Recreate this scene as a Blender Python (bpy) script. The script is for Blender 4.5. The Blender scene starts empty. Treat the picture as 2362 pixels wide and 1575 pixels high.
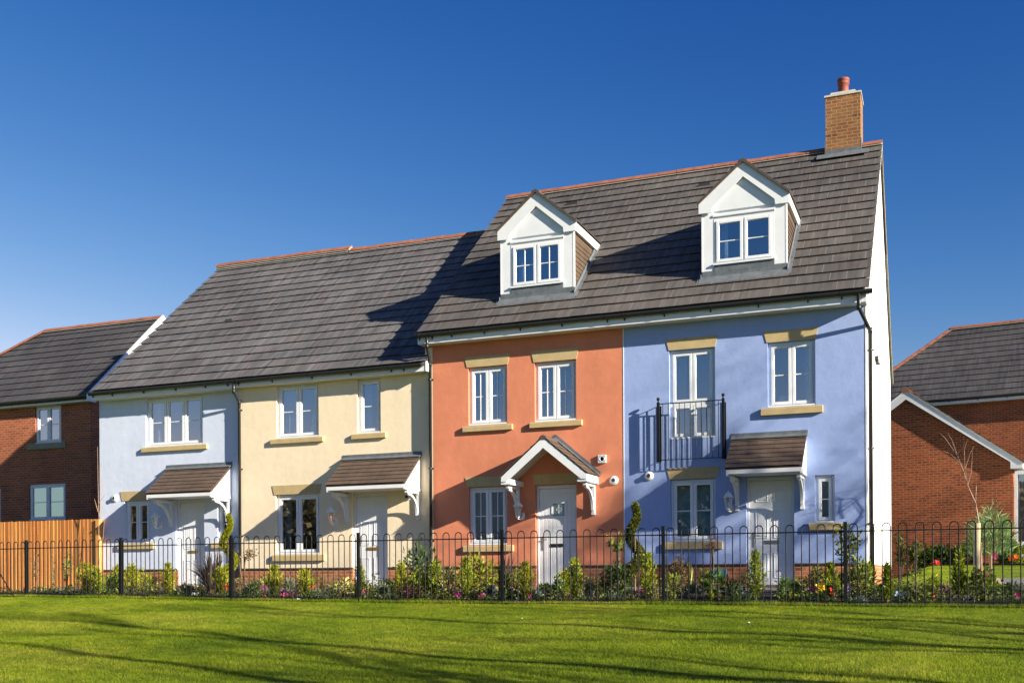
import bpy, math, random
import numpy as np
from mathutils import Vector, Matrix
random.seed(7)
R = math.radians
scene = bpy.context.scene
col = scene.collection

SUN_E, EXPO = 4.5, 1.55
SKY = (.055, 1.0, .3, 6.0)
SKYC = ((21., 2.9, .52), (1.63, 1.75, .74), (.85, 1.05, 2.2))
TREES = [(9.4, -4.5, 9.5, 'bare tree closest to the white gable'), (14.0, -5.3, 10.5, 'bare tree nearest the blue house outside the right of the lawn'), (19.5, -7.0, 13, 'tall bare tree behind the one nearest the blue house'), (10.0, -9.5, 9, 'bare tree beside the middle of the lawn'),
         (24.0, -8.0, 14, 'very tall bare tree at the far end of the row'), (19.0, 8.0, 12, 'tall bare tree right of the driveway'),
         (9.0, -11.5, 10, 'bare tree between the middle of the lawn and the camera'), (8.0, -14.3, 11, 'thick bare tree beside the camera end of the lawn'), (7.5, -16.1, 11, 'bare tree closest to the camera'), (14.0, 9.5, 10, 'bare tree by the driveway near the brick building')]
# --- camera numbers
F, YAW, ROLL, CY, CX = 2472.6, .38293, -.00566, 1326.5, 1181.0
CAM = Vector((0, -20.7, .25))
fw = Vector((-math.sin(YAW), math.cos(YAW), 0))
_r = Vector((math.cos(YAW), math.sin(YAW), 0)); _u = Vector((0, 0, 1))
cr = _r*math.cos(ROLL) + _u*math.sin(ROLL)
cu = -_r*math.sin(ROLL) + _u*math.cos(ROLL)
def at(x, Y, y=1326.5):
    """photo pixel -> point on the plane Y"""
    d = cr*((x-CX)/F) - cu*((y-CY)/F) + fw
    return CAM + d*((Y-CAM.y)/d.y)

SUN = Vector((3.45, -1.0, 1.30)).normalized()

# ------------------------------------------------------------------ materials
def newmat(name):
    m = bpy.data.materials.new(name); m.use_nodes = True
    nt = m.node_tree; nt.nodes.clear()
    out = nt.nodes.new('ShaderNodeOutputMaterial')
    b = nt.nodes.new('ShaderNodeBsdfPrincipled')
    nt.links.new(b.outputs[0], out.inputs[0])
    return m, nt, b, out
def N(nt, t, **kw):
    n = nt.nodes.new(t)
    for k, v in kw.items(): setattr(n, k, v)
    return n
def setin(n, **kw):
    for k, v in kw.items():
        n.inputs[k.replace('_', ' ')].default_value = v
def coord(nt, scale=(1,1,1), out='Object'):
    tc = N(nt, 'ShaderNodeTexCoord'); mp = N(nt, 'ShaderNodeMapping')
    mp.inputs['Scale'].default_value = scale
    nt.links.new(tc.outputs[out], mp.inputs[0]); return mp.outputs[0]
def noise(nt, vec, scale, detail=4, rough=.6):
    n = N(nt, 'ShaderNodeTexNoise'); n.inputs['Scale'].default_value = scale
    n.inputs['Detail'].default_value = detail; n.inputs['Roughness'].default_value = rough
    if vec: nt.links.new(vec, n.inputs['Vector'])
    return n.outputs['Fac']
def ramp(nt, fac, stops):
    r = N(nt, 'ShaderNodeValToRGB'); e = r.color_ramp.elements
    while len(e) < len(stops): e.new(.5)
    for i, (p, c) in enumerate(stops):
        e[i].position = p; e[i].color = tuple(c)+(1,) if len(c) == 3 else c
    nt.links.new(fac, r.inputs[0]); return r.outputs[0]
def mix(nt, fac, a, b, mode='MIX'):
    n = N(nt, 'ShaderNodeMix', data_type='RGBA', blend_type=mode)
    for i, v in ((0, fac), (6, a), (7, b)):
        if hasattr(v, 'is_linked') or isinstance(v, bpy.types.NodeSocket): nt.links.new(v, n.inputs[i])
        else: n.inputs[i].default_value = v if i == 0 else (tuple(v)+(1,) if len(v) == 3 else v)
    return n.outputs[2]
def bump(nt, b, h, strength=.3, dist=.01):
    n = N(nt, 'ShaderNodeBump'); n.inputs['Strength'].default_value = strength; n.inputs['Distance'].default_value = dist
    nt.links.new(h, n.inputs['Height']); nt.links.new(n.outputs[0], b.inputs['Normal'])
def plain(name, c, rough=.6, metal=0, var=.12, scale=6, bmp=0, spec=.5, bscale=60):
    m, nt, b, o = newmat(name)
    v = coord(nt); n = noise(nt, v, scale)
    cc = ramp(nt, n, [(.3, [x*(1-var) for x in c]), (.7, [min(1, x*(1+var)) for x in c])])
    nt.links.new(cc, b.inputs['Base Color']); setin(b, Roughness=rough, Metallic=metal)
    b.inputs['Specular IOR Level'].default_value = spec
    if bmp: bump(nt, b, noise(nt, v, bscale, 3), bmp, .004)
    return m
def render_mat(name, c, mott=.06):
    """painted sand render: fine grain, faint mottling and weather streaks"""
    m, nt, b, o = newmat(name)
    v = coord(nt)
    n1 = noise(nt, v, 1.1, 5, .65)
    base = ramp(nt, n1, [(.3, [x*(1-mott) for x in c]), (.7, [min(1, x*(1+mott)) for x in c])])
    vs = coord(nt, (3.2, 3.2, .25)); n2 = noise(nt, vs, 1.6, 4, .6)
    st = ramp(nt, n2, [(.52, (1, 1, 1)), (.80, (.955, .955, .96))])
    cc = mix(nt, 1., base, st, 'MULTIPLY')
    n3 = noise(nt, v, 9, 3, .6)
    g = ramp(nt, n3, [(.35, (.965, .965, .965)), (.65, (1, 1, 1))])
    cc = mix(nt, 1., cc, g, 'MULTIPLY')
    nt.links.new(cc, b.inputs['Base Color']); setin(b, Roughness=.85)
    b.inputs['Specular IOR Level'].default_value = .25
    a1 = N(nt, 'ShaderNodeMath', operation='MULTIPLY_ADD'); nt.links.new(noise(nt, v, 5.5, 3, .55), a1.inputs[0]); a1.inputs[1].default_value = 1.7; nt.links.new(noise(nt, v, 55, 4, .7), a1.inputs[2])
    bump(nt, b, a1.outputs[0], .42, .006)
    return m
def brick_mat(name, c1, c2, mortar, dark=(.10, .05, .04), msize=.011):
    m, nt, b, o = newmat(name)
    tc = N(nt, 'ShaderNodeTexCoord'); sp = N(nt, 'ShaderNodeSeparateXYZ'); nt.links.new(tc.outputs['Object'], sp.inputs[0])
    ad = N(nt, 'ShaderNodeMath', operation='ADD'); nt.links.new(sp.outputs[0], ad.inputs[0]); nt.links.new(sp.outputs[1], ad.inputs[1])
    cb = N(nt, 'ShaderNodeCombineXYZ'); nt.links.new(ad.outputs[0], cb.inputs[0]); nt.links.new(sp.outputs[2], cb.inputs[1])
    br = N(nt, 'ShaderNodeTexBrick'); nt.links.new(cb.outputs[0], br.inputs['Vector'])
    setin(br, Scale=1., Mortar_Size=msize, Mortar_Smooth=.15, Bias=0., Brick_Width=.225, Row_Height=.075)
    # per-brick tone: white noise on the brick cell
    def cell(sock, s, off=None):
        d = N(nt, 'ShaderNodeMath', operation='DIVIDE'); nt.links.new(sock, d.inputs[0]); d.inputs[1].default_value = s
        if off is not None:
            a = N(nt, 'ShaderNodeMath', operation='ADD'); nt.links.new(d.outputs[0], a.inputs[0]); nt.links.new(off, a.inputs[1]); d = a
        f = N(nt, 'ShaderNodeMath', operation='FLOOR'); nt.links.new(d.outputs[0], f.inputs[0]); return f.outputs[0]
    row = cell(sp.outputs[2], .075)
    md = N(nt, 'ShaderNodeMath', operation='FLOORED_MODULO'); nt.links.new(row, md.inputs[0]); md.inputs[1].default_value = 2
    hf = N(nt, 'ShaderNodeMath', operation='MULTIPLY'); nt.links.new(md.outputs[0], hf.inputs[0]); hf.inputs[1].default_value = .5
    colm = cell(ad.outputs[0], .225, hf.outputs[0])
    cv = N(nt, 'ShaderNodeCombineXYZ'); nt.links.new(colm, cv.inputs[0]); nt.links.new(row, cv.inputs[1])
    wn = N(nt, 'ShaderNodeTexWhiteNoise', noise_dimensions='2D'); nt.links.new(cv.outputs[0], wn.inputs['Vector'])
    tone = ramp(nt, wn.outputs['Value'], [(0, dark), (.12, c1), (.6, c2), (1, [x*1.2 for x in c2])])
    n = noise(nt, tc.outputs['Object'], 25, 3)
    tone = mix(nt, 1., tone, ramp(nt, n, [(.3, (.82, .82, .82)), (.7, (1.1, 1.1, 1.1))]), 'MULTIPLY')
    nl = noise(nt, tc.outputs['Object'], .7, 3)
    tone = mix(nt, 1., tone, ramp(nt, nl, [(.3, (.80, .78, .78)), (.7, (1.18, 1.16, 1.12))]), 'MULTIPLY')
    mo = mix(nt, 1., mortar, ramp(nt, nl, [(.3, (.8, .8, .8)), (.7, (1.1, 1.1, 1.1))]), 'MULTIPLY')
    cc = mix(nt, br.outputs['Fac'], tone, mo)
    nt.links.new(cc, b.inputs['Base Color']); setin(b, Roughness=.85)
    b.inputs['Specular IOR Level'].default_value = .25
    inv = N(nt, 'ShaderNodeMath', operation='SUBTRACT'); inv.inputs[0].default_value = 1; nt.links.new(br.outputs['Fac'], inv.inputs[1])
    bump(nt, b, inv.outputs[0], .5, .008)
    return m
def tile_mat(name, c, w=.30, g=.375, joint=(.20, .19, .18), jw=.020, streak=.35, jamt=.7, var=.22, rough=.75):
    """interlocking concrete tiles; UV is in metres along the course and up the slope"""
    m, nt, b, o = newmat(name)
    uv = N(nt, 'ShaderNodeUVMap'); sp = N(nt, 'ShaderNodeSeparateXYZ'); nt.links.new(uv.outputs[0], sp.inputs[0])
    def mth(op, a, bb=None):
        n = N(nt, 'ShaderNodeMath', operation=op)
        for i, v in enumerate((a, bb)):
            if v is None: continue
            if isinstance(v, (int, float)): n.inputs[i].default_value = v
            else: nt.links.new(v, n.inputs[i])
        return n.outputs[0]
    row = mth('FLOOR', mth('DIVIDE', sp.outputs[1], g))
    half = mth('MULTIPLY', mth('FLOORED_MODULO', row, 2), .5)
    u = mth('ADD', mth('DIVIDE', sp.outputs[0], w), half)
    cell = mth('FLOOR', u); fr = mth('SUBTRACT', u, cell)
    cv = N(nt, 'ShaderNodeCombineXYZ'); nt.links.new(cell, cv.inputs[0]); nt.links.new(row, cv.inputs[1])
    wn = N(nt, 'ShaderNodeTexWhiteNoise', noise_dimensions='2D'); nt.links.new(cv.outputs[0], wn.inputs['Vector'])
    tone = ramp(nt, wn.outputs['Value'], [(0, [x*(1-var) for x in c]), (.5, c), (1, [x*(1+var) for x in c])])
    # warm / cool tiles
    hue = ramp(nt, wn.outputs['Color'], [(.2, (1.04, .985, .97)), (.5, (1, 1, 1)), (.8, (.98, 1., 1.02))])
    tone = mix(nt, 1., tone, hue, 'MULTIPLY')
    # weather streaks down the slope
    mp = N(nt, 'ShaderNodeMapping'); mp.inputs['Scale'].default_value = (7., .55, 1); nt.links.new(uv.outputs[0], mp.inputs[0])
    n = noise(nt, mp.outputs[0], 1.3, 5, .7)
    tone = mix(nt, 1., tone, ramp(nt, n, [(.33, (1-streak, 1-streak, 1-streak)), (.5, (1, 1, 1)), (.68, (1+streak*1.2, 1+streak*1.2, 1+streak*1.2))]), 'MULTIPLY')
    mp2 = N(nt, 'ShaderNodeMapping'); mp2.inputs['Scale'].default_value = (.35, .5, 1); nt.links.new(uv.outputs[0], mp2.inputs[0])
    n2 = noise(nt, mp2.outputs[0], 1., 3, .6)
    tone = mix(nt, 1., tone, ramp(nt, n2, [(.3, (.76, .76, .79)), (.7, (1.22, 1.22, 1.20))]), 'MULTIPLY')
    j = mth('LESS_THAN', fr, jw/w)
    # joints are not all equally limed up
    vis = mth('MULTIPLY', mth('MULTIPLY', j, jamt), mth('GREATER_THAN', wn.outputs['Value'], .28))
    cc = mix(nt, vis, tone, joint)
    nt.links.new(cc, b.inputs['Base Color']); setin(b, Roughness=rough)
    b.inputs['Specular IOR Level'].default_value = .35
    vc = coord(nt); bump(nt, b, noise(nt, vc, 45, 3), .25, .004)
    return m
def leaf_mat(name, c, var=.45, trans=.25, rough=.55, hue=.0, scale=9):
    m, nt, b, o = newmat(name)
    v = coord(nt); n = noise(nt, v, scale, 2)
    g = N(nt, 'ShaderNodeNewGeometry')
    rnd = g.outputs['Random Per Island']
    c0 = [x*(1-var) for x in c]; c1 = [c[0]*(1+var*1.3), c[1]*(1+var), c[2]*(1+var*.6)]
    a = ramp(nt, rnd, [(0, c0), (.5, c), (1, c1)])
    a = mix(nt, 1., a, ramp(nt, n, [(.3, (.75, .8, .8)), (.7, (1.2, 1.15, 1.0))]), 'MULTIPLY')
    nt.links.new(a, b.inputs['Base Color']); setin(b, Roughness=rough)
    b.inputs['Specular IOR Level'].default_value = .3
    t = N(nt, 'ShaderNodeBsdfTranslucent'); nt.links.new(a, t.inputs[0])
    ms = N(nt, 'ShaderNodeMixShader'); ms.inputs[0].default_value = trans
    nt.links.new(b.outputs[0], ms.inputs[1]); nt.links.new(t.outputs[0], ms.inputs[2]); nt.links.new(ms.outputs[0], o.inputs[0])
    return m
def glass_mat(name, refl=.45, tint=(.75, .85, .9), rough=.01, wav=.0, wscale=30):
    m, nt, b, o = newmat(name); nt.nodes.remove(b)
    gl = N(nt, 'ShaderNodeBsdfGlossy'); gl.inputs['Roughness'].default_value = rough; gl.inputs['Color'].default_value = (.95, .97, 1, 1)
    tr = N(nt, 'ShaderNodeBsdfTransparent'); tr.inputs[0].default_value = tuple(tint)+(1,)
    lw = N(nt, 'ShaderNodeLayerWeight'); lw.inputs[0].default_value = .35
    mr = N(nt, 'ShaderNodeMapRange'); nt.links.new(lw.outputs['Facing'], mr.inputs[0]); setin(mr, From_Min=0., From_Max=1., To_Min=refl, To_Max=.95)
    ms = N(nt, 'ShaderNodeMixShader'); nt.links.new(mr.outputs[0], ms.inputs[0])
    nt.links.new(tr.outputs[0], ms.inputs[1]); nt.links.new(gl.outputs[0], ms.inputs[2]); nt.links.new(ms.outputs[0], o.inputs[0])
    if wav:
        bp = N(nt, 'ShaderNodeBump'); bp.inputs['Strength'].default_value = wav; bp.inputs['Distance'].default_value = .01
        nt.links.new(noise(nt, coord(nt), wscale, 2), bp.inputs['Height']); nt.links.new(bp.outputs[0], gl.inputs['Normal'])
    return m

M = {}
M['pale'] = render_mat('pale_blue_render', (.58, .645, .80))
M['cream'] = render_mat('cream_render', (.80, .68, .495))
M['terracotta'] = render_mat('terracotta_render', (.62, .222, .126), .12)
M['blue'] = render_mat('blue_render', (.292, .388, .680), .06)
M['white_render'] = render_mat('white_render', (.78, .79, .80))
M['upvc'] = plain('white_upvc', (.71, .735, .775), .38, var=.05, scale=3)
M['paint'] = plain('white_paint', (.72, .735, .76), .5, var=.06, scale=3)
M['soffit'] = plain('cream_soffit', (.66, .62, .54), .5, var=.04)
M['stone'] = plain('buff_stone', (.46, .35, .18), .85, var=.10, scale=5, bmp=.3)
M['brick'] = brick_mat('red_brick', (.25, .056, .018), (.32, .080, .026), (.36, .19, .11), dark=(.18, .044, .02))
M['brick_dark'] = brick_mat('dark_red_brick', (.30, .075, .030), (.37, .098, .038), (.36, .22, .15), dark=(.17, .055, .035))
M['plinth'] = brick_mat('plinth_brick', (.33, .105, .045), (.40, .135, .058), (.40, .26, .16), dark=(.20, .065, .035))
M['chimney'] = brick_mat('chimney_brick', (.22, .080, .024), (.25, .112, .038), (.30, .21, .13), dark=(.13, .048, .020))
M['tile'] = tile_mat('brown_grey_tile', (.086, .078, .074), streak=.26, jamt=.55, var=.07)
M['tile_grey'] = tile_mat('grey_tile', (.104, .100, .103), streak=.44, jamt=.35, joint=(.17, .17, .17), var=.08)
M['tile_far'] = tile_mat('far_grey_tile', (.056, .054, .058), streak=.35, jamt=.2, joint=(.14, .14, .14), var=.08)
M['tile_porch'] = tile_mat('porch_tile', (.095, .066, .050), w=.21, g=.12, streak=.14, jamt=.25, var=.10, joint=(.10, .06, .04), jw=.010)
M['tile_hung'] = tile_mat('hung_tile', (.088, .060, .041), w=.17, g=.10, streak=.12, jamt=.4, var=.12, joint=(.12, .06, .04), jw=.010)
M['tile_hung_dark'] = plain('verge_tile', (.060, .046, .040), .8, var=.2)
M['ridge'] = plain('terracotta_ridge', (.25, .085, .045), .9, var=.3, scale=4, bmp=.2)
M['pot'] = plain('terracotta_pot', (.22, .048, .028), .65, var=.2)
M['mortar'] = plain('mortar', (.50, .47, .42), .9, var=.12, bmp=.4)
M['lead'] = plain('lead_flashing', (.115, .13, .145), .5, var=.25, scale=9)
M['black'] = plain('black_plastic', (.018, .019, .020), .35, var=.1)
M['iron'] = plain('black_iron', (.007, .008, .010), .55, var=.2, spec=.2)
M['rubber'] = plain('dark_detail', (.03, .03, .03), .6)
M['brass'] = plain('brass', (.62, .36, .09), .35, metal=.8)
M['chrome'] = plain('brushed_metal', (.45, .42, .38), .3, metal=.9)
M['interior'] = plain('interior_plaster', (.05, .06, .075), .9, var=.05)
M['interior_teal'] = plain('interior_blind', (.30, .46, .50), .9, var=.05)
M['curtain'] = plain('curtain_cloth', (.45, .50, .56), .9, var=.1)
M['glass'] = glass_mat('window_glass', .38, (.62, .74, .84))
M['glass_low'] = glass_mat('lower_glass', .42)
M['glass_matte'] = glass_mat('blinded_glass', .13, (.8, .9, .92))
M['glass_obs'] = glass_mat('patterned_glass', .16, (.50, .58, .58), .10, .8, 42)
M['glass_lamp'] = glass_mat('lamp_glass', .12, (.92, .93, .93))
m, nt, b, o = newmat('lit_bulb'); setin(b, Base_Color=(1, .6, .25, 1)); b.inputs['Emission Color'].default_value = (1, .36, .08, 1); b.inputs['Emission Strength'].default_value = .55; M['bulb'] = m
M['bulb_off'] = plain('bulb_off', (.75, .75, .72), .3)
M['wood'] = None
M['soil'] = plain('dark_soil', (.018, .013, .010), .95, var=.6, scale=22, bmp=1., bscale=40)
M['paving'] = plain('grey_paving', (.145, .125, .105), .9, var=.2, scale=7, bmp=.4)
M['step'] = plain('stone_step', (.40, .33, .24), .9, var=.12, bmp=.3)
M['bark'] = plain('bark', (.16, .11, .075), .9, var=.3, scale=20, bmp=.5)
M['bark_pale'] = plain('pale_bark', (.34, .22, .15), .85, var=.25, scale=20)
M['stake'] = plain('round_stake', (.58, .47, .28), .8, var=.15, scale=12)

def wood_mat():
    m, nt, b, o = newmat('larch_boards')
    tc = N(nt, 'ShaderNodeTexCoord'); g = N(nt, 'ShaderNodeNewGeometry')
    tone = ramp(nt, g.outputs['Random Per Island'], [(0, (.42, .145, .034)), (.35, (.56, .235, .06)), (.7, (.62, .29, .082)), (1, (.46, .185, .05))])
    mp = N(nt, 'ShaderNodeMapping'); mp.inputs['Scale'].default_value = (22, 22, .9); nt.links.new(tc.outputs['Object'], mp.inputs[0])
    n = noise(nt, mp.outputs[0], 1.2, 5, .65)
    cc = mix(nt, 1., tone, ramp(nt, n, [(.32, (.60, .50, .42)), (.5, (1, 1, 1)), (.75, (1.16, 1.12, 1.05))]), 'MULTIPLY')
    vo = N(nt, 'ShaderNodeTexVoronoi'); vo.inputs['Scale'].default_value = 3.1
    mp2 = N(nt, 'ShaderNodeMapping'); mp2.inputs['Scale'].default_value = (1.6, 1.6, .8); nt.links.new(tc.outputs['Object'], mp2.inputs[0]); nt.links.new(mp2.outputs[0], vo.inputs['Vector'])
    kn = ramp(nt, vo.outputs['Distance'], [(.035, (.32, .20, .14)), (.075, (1, 1, 1))])
    cc = mix(nt, 1., cc, kn, 'MULTIPLY')
    nt.links.new(cc, b.inputs['Base Color']); setin(b, Roughness=.75)
    bump(nt, b, n, .25, .004); return m
M['wood'] = wood_mat()

def lawn_mat(name, blades=False):
    m, nt, b, o = newmat(name)
    v = coord(nt)
    n1 = noise(nt, v, .55, 4, .6); n2 = noise(nt, v, 4.5, 4, .65)
    cc = ramp(nt, n1, [(.3, (.122, .200, .015)), (.52, (.205, .282, .021)), (.74, (.315, .350, .048))])
    cc = mix(nt, 1., cc, ramp(nt, n2, [(.3, (.62, .68, .62)), (.7, (1.28, 1.2, 1.15))]), 'MULTIPLY')
    if blades:
        g = N(nt, 'ShaderNodeNewGeometry')
        cc = mix(nt, 1., cc, ramp(nt, g.outputs['Random Per Island'], [(0, (.62, .70, .6)), (.6, (1.1, 1.08, 1)), (1, (1.7, 1.4, 1.5))]), 'MULTIPLY')
        t = N(nt, 'ShaderNodeBsdfTranslucent'); nt.links.new(cc, t.inputs[0])
        ms = N(nt, 'ShaderNodeMixShader'); ms.inputs[0].default_value = .5
        nt.links.new(b.outputs[0], ms.inputs[1]); nt.links.new(t.outputs[0], ms.inputs[2]); nt.links.new(ms.outputs[0], o.inputs[0])
    else:
        cc = mix(nt, 1., cc, (.62, .62, .55), 'MULTIPLY')
        bump(nt, b, noise(nt, v, 60, 4, .8), 1., .03)
    nt.links.new(cc, b.inputs['Base Color']); setin(b, Roughness=.7)
    b.inputs['Specular IOR Level'].default_value = .08
    return m
M['lawn'] = lawn_mat('lawn_base'); M['blade'] = lawn_mat('grass_blades', True)

# ------------------------------------------------------------------ mesh builder
ORG = {}
class MB:
    def __init__(s): s.v = []; s.f = []; s.m = []; s.uv = {}
    def quad(s, a, b, c, d, mi=0, uv=None):
        i = len(s.v); s.v += [tuple(a), tuple(b), tuple(c), tuple(d)]; s.f.append((i, i+1, i+2, i+3)); s.m.append(mi)
        if uv: s.uv[len(s.f)-1] = uv
    def tri(s, a, b, c, mi=0):
        i = len(s.v); s.v += [tuple(a), tuple(b), tuple(c)]; s.f.append((i, i+1, i+2)); s.m.append(mi)
    def box(s, x0, x1, y0, y1, z0, z1, mi=0):
        i = len(s.v)
        s.v += [(x0,y0,z0),(x1,y0,z0),(x1,y1,z0),(x0,y1,z0),(x0,y0,z1),(x1,y0,z1),(x1,y1,z1),(x0,y1,z1)]
        for f in ((0,3,2,1),(4,5,6,7),(0,1,5,4),(1,2,6,5),(2,3,7,6),(3,0,4,7)):
            s.f.append(tuple(i+k for k in f)); s.m.append(mi)
    def prism(s, poly, y0, y1, mi=0, axis='y'):
        """poly in (x,z) extruded along y (axis 'y'), or in (y,z) extruded along x (axis 'x'), or (x,y) along z"""
        n = len(poly); i = len(s.v)
        for t in (y0, y1):
            for a, c in poly:
                s.v.append({'y': (a, t, c), 'x': (t, a, c), 'z': (a, c, t)}[axis])
        s.f.append(tuple(i+k for k in range(n))); s.m.append(mi)
        s.f.append(tuple(i+n+k for k in reversed(range(n)))); s.m.append(mi)
        for k in range(n):
            k2 = (k+1) % n; s.f.append((i+k, i+n+k, i+n+k2, i+k2)); s.m.append(mi)
    def tube(s, pts, rad, n=6, mi=0, cap=True):
        pts = [Vector(p) for p in pts]
        if not hasattr(rad, '__len__'): rad = [rad]*len(pts)
        i0 = len(s.v); prev = None
        for k, p in enumerate(pts):
            d = (pts[min(k+1, len(pts)-1)] - pts[max(k-1, 0)]).normalized()
            if prev is None:
                a = d.orthogonal().normalized()
            else:
                a = (prev - d*prev.dot(d))
                a = a.normalized() if a.length > 1e-6 else d.orthogonal().normalized()
            prev = a; b = d.cross(a)
            for j in range(n):
                t = 2*math.pi*j/n
                s.v.append(tuple(p + (a*math.cos(t) + b*math.sin(t))*rad[k]))
        for k in range(len(pts)-1):
            for j in range(n):
                j2 = (j+1) % n
                s.f.append((i0+k*n+j, i0+k*n+j2, i0+(k+1)*n+j2, i0+(k+1)*n+j)); s.m.append(mi)
        if cap:
            s.f.append(tuple(i0+j for j in reversed(range(n)))); s.m.append(mi)
            e = i0+(len(pts)-1)*n; s.f.append(tuple(e+j for j in range(n))); s.m.append(mi)
    def lathe(s, c, prof, n=12, mi=0, axis='z'):
        """prof [(r, h)] about the axis through c"""
        i0 = len(s.v); c = Vector(c)
        for r, h in prof:
            for j in range(n):
                t = 2*math.pi*j/n; a, b = r*math.cos(t), r*math.sin(t)
                s.v.append(tuple(c + (Vector((a, b, h)) if axis == 'z' else Vector((a, -h, b)))))
        for k in range(len(prof)-1):
            for j in range(n):
                j2 = (j+1) % n
                s.f.append((i0+k*n+j, i0+k*n+j2, i0+(k+1)*n+j2, i0+(k+1)*n+j)); s.m.append(mi)
        s.f.append(tuple(i0+j for j in reversed(range(n)))); s.m.append(mi)
        e = i0+(len(prof)-1)*n; s.f.append(tuple(e+j for j in range(n))); s.m.append(mi)
    def leaf(s, p, d, up, L, W, mi=0, fold=.18):
        side = d.cross(up)
        if side.length < 1e-4: side = d.orthogonal()
        side.normalize(); n = side.cross(d)
        a = p; m = p + d*(L*.45) - n*(L*fold*.5); t = p + d*L - n*(L*fold)
        i = len(s.v)
        s.v += [tuple(a), tuple(m - side*W*.5), tuple(t), tuple(m + side*W*.5)]
        s.f.append((i, i+1, i+2, i+3)); s.m.append(mi)
    def blade(s, pts, w, mi=0, side=None):
        """strap leaf along pts, width tapering to a point"""
        n = len(pts); i = len(s.v)
        for k, p in enumerate(pts):
            d = (pts[min(k+1, n-1)] - pts[max(k-1, 0)]).normalized()
            sd = side if side is not None else d.cross(Vector((0, 0, 1)))
            if sd.length < 1e-3: sd = Vector((1, 0, 0))
            sd = sd.normalized(); t = k/(n-1)
            ww = w*(1-t**2.2)*.5 + .0015
            s.v += [tuple(p - sd*ww), tuple(p + sd*ww)]
        for k in range(n-1):
            s.f.append((i+2*k, i+2*k+1, i+2*k+3, i+2*k+2)); s.m.append(mi)
    def build(s, name, mats, parent=None, smooth=False, org=None):
        if not isinstance(mats, (list, tuple)): mats = [mats]
        if org is None:
            org = Vector((0, 0, 0)); p = parent
            if p is not None: org = ORG.get(p.name, org)
        me = bpy.data.meshes.new(name)
        me.from_pydata([(v[0]-org[0], v[1]-org[1], v[2]-org[2]) for v in s.v], [], s.f)
        for m in mats: me.materials.append(m)
        if len(mats) > 1: me.polygons.foreach_set('material_index', s.m)
        if s.uv:
            ul = me.uv_layers.new(name='UVMap')
            for fi, uv in s.uv.items():
                for li, c in zip(me.polygons[fi].loop_indices, uv): ul.data[li].uv = c
        if smooth: me.polygons.foreach_set('use_smooth', [True]*len(me.polygons))
        me.update()
        o = bpy.data.objects.new(name, me); col.objects.link(o)
        if parent is not None: o.parent = parent
        ORG[o.name] = Vector(org)
        return o
def thing(name, label, cat, loc=(0,0,0), rz=0, group=None):
    o = bpy.data.objects.new(name, None); col.objects.link(o); o.empty_display_size = .2
    o.location = loc; o.rotation_euler = (0, 0, rz); o['label'] = label; o['category'] = cat
    if group: o['group'] = group
    ORG[o.name] = Vector(loc) if rz == 0 else Vector((0, 0, 0))
    return o
def tag(o, label, cat, group=None):
    o['label'] = label; o['category'] = cat
    if group: o['group'] = group
    return o
def kind(o, k): o['kind'] = k; return o
def part(mb, name, mats, parent, smooth=False, label=None):
    o = mb.build(name, mats, parent, smooth)
    if label: o['label'] = label
    return o
def bevel(o, w=.006, seg=2):
    md = o.modifiers.new('bevel', 'BEVEL'); md.width = w; md.segments = seg; md.limit_method = 'ANGLE'; return o

# ------------------------------------------------------------------ building pieces
def tiles(mb, O, A, U, W, L, g=.375, w=.30, t=.034, lim=None, mi=0, jit=.003, u0=0, under=.05):
    """courses of lapped tiles; O eave-left corner, A along the eave, U up the slope. lim(v)->(left,right)"""
    O, A, U = Vector(O), Vector(A).normalized(), Vector(U).normalized()
    Nn = A.cross(U).normalized()
    rows = int(math.ceil(L/g - 1e-6))
    for r in range(rows):
        v0, v1 = r*g, min((r+1)*g, L)
        l0, r0 = lim(v0) if lim else (0, W)
        l1, r1 = lim(v1) if lim else (0, W)
        lo, hi = min(l0, l1), max(r0, r1)
        off = -(r % 2)*.5*w - (u0 % w)
        k = int(math.floor((lo-off)/w)); uu = off + k*w
        first = True
        while uu < hi - 1e-4:
            a, b = uu, uu + w; uu += w
            a0, b0 = max(a, l0), min(b, r0); a1, b1 = max(a, l1), min(b, r1)
            if b0 - a0 < .004 and b1 - a1 < .004: continue
            if b0 < a0: a0 = b0 = (a0+b0)/2
            if b1 < a1: a1 = b1 = (a1+b1)/2
            h = t + random.uniform(-jit, jit); h2 = h + random.uniform(-jit*.4, jit*.4); dv = random.uniform(-jit, jit)
            P = lambda u, v, hh: O + A*u + U*v + Nn*hh
            p0, p1 = P(a0, v0+dv, h), P(b0, v0+dv, h2); p2, p3 = P(b1, v1+.01, t*.1), P(a1, v1+.01, t*.1)
            q0, q1 = P(a0, v0+dv, h-t*.42), P(b0, v0+dv, h2-t*.42); q2, q3 = P(b0, v0+dv+g*.4, -.002), P(a0, v0+dv+g*.4, -.002)
            ua, ub = a0+u0+100*w, b0+u0+100*w; e = .004
            mb.quad(p0, p1, p2, p3, mi, [(ua+e, v0+e), (ub-e, v0+e), (ub-e, v1-e), (ua+e, v1-e)])
            mb.quad(q0, q1, p1, p0, mi, [(ua+w*.5, v0+e), (ua+w*.5, v0+e), (ua+w*.5, v0+e*2), (ua+w*.5, v0+e*2)])
            mb.quad(q3, q2, q1, q0, mi, [(ua+w*.5, v0+e)]*4)
            if first:
                mb.quad(q0, p0, p3, P(a1, v1, -.004), mi, [(ua+w*.5, v0+e)]*4); first = False
        # right-hand end of the course
        mb.quad(p1, q1, P(b1, v1, -.004), p2, mi, [(ub-w*.4, v0+e)]*4)

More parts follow.
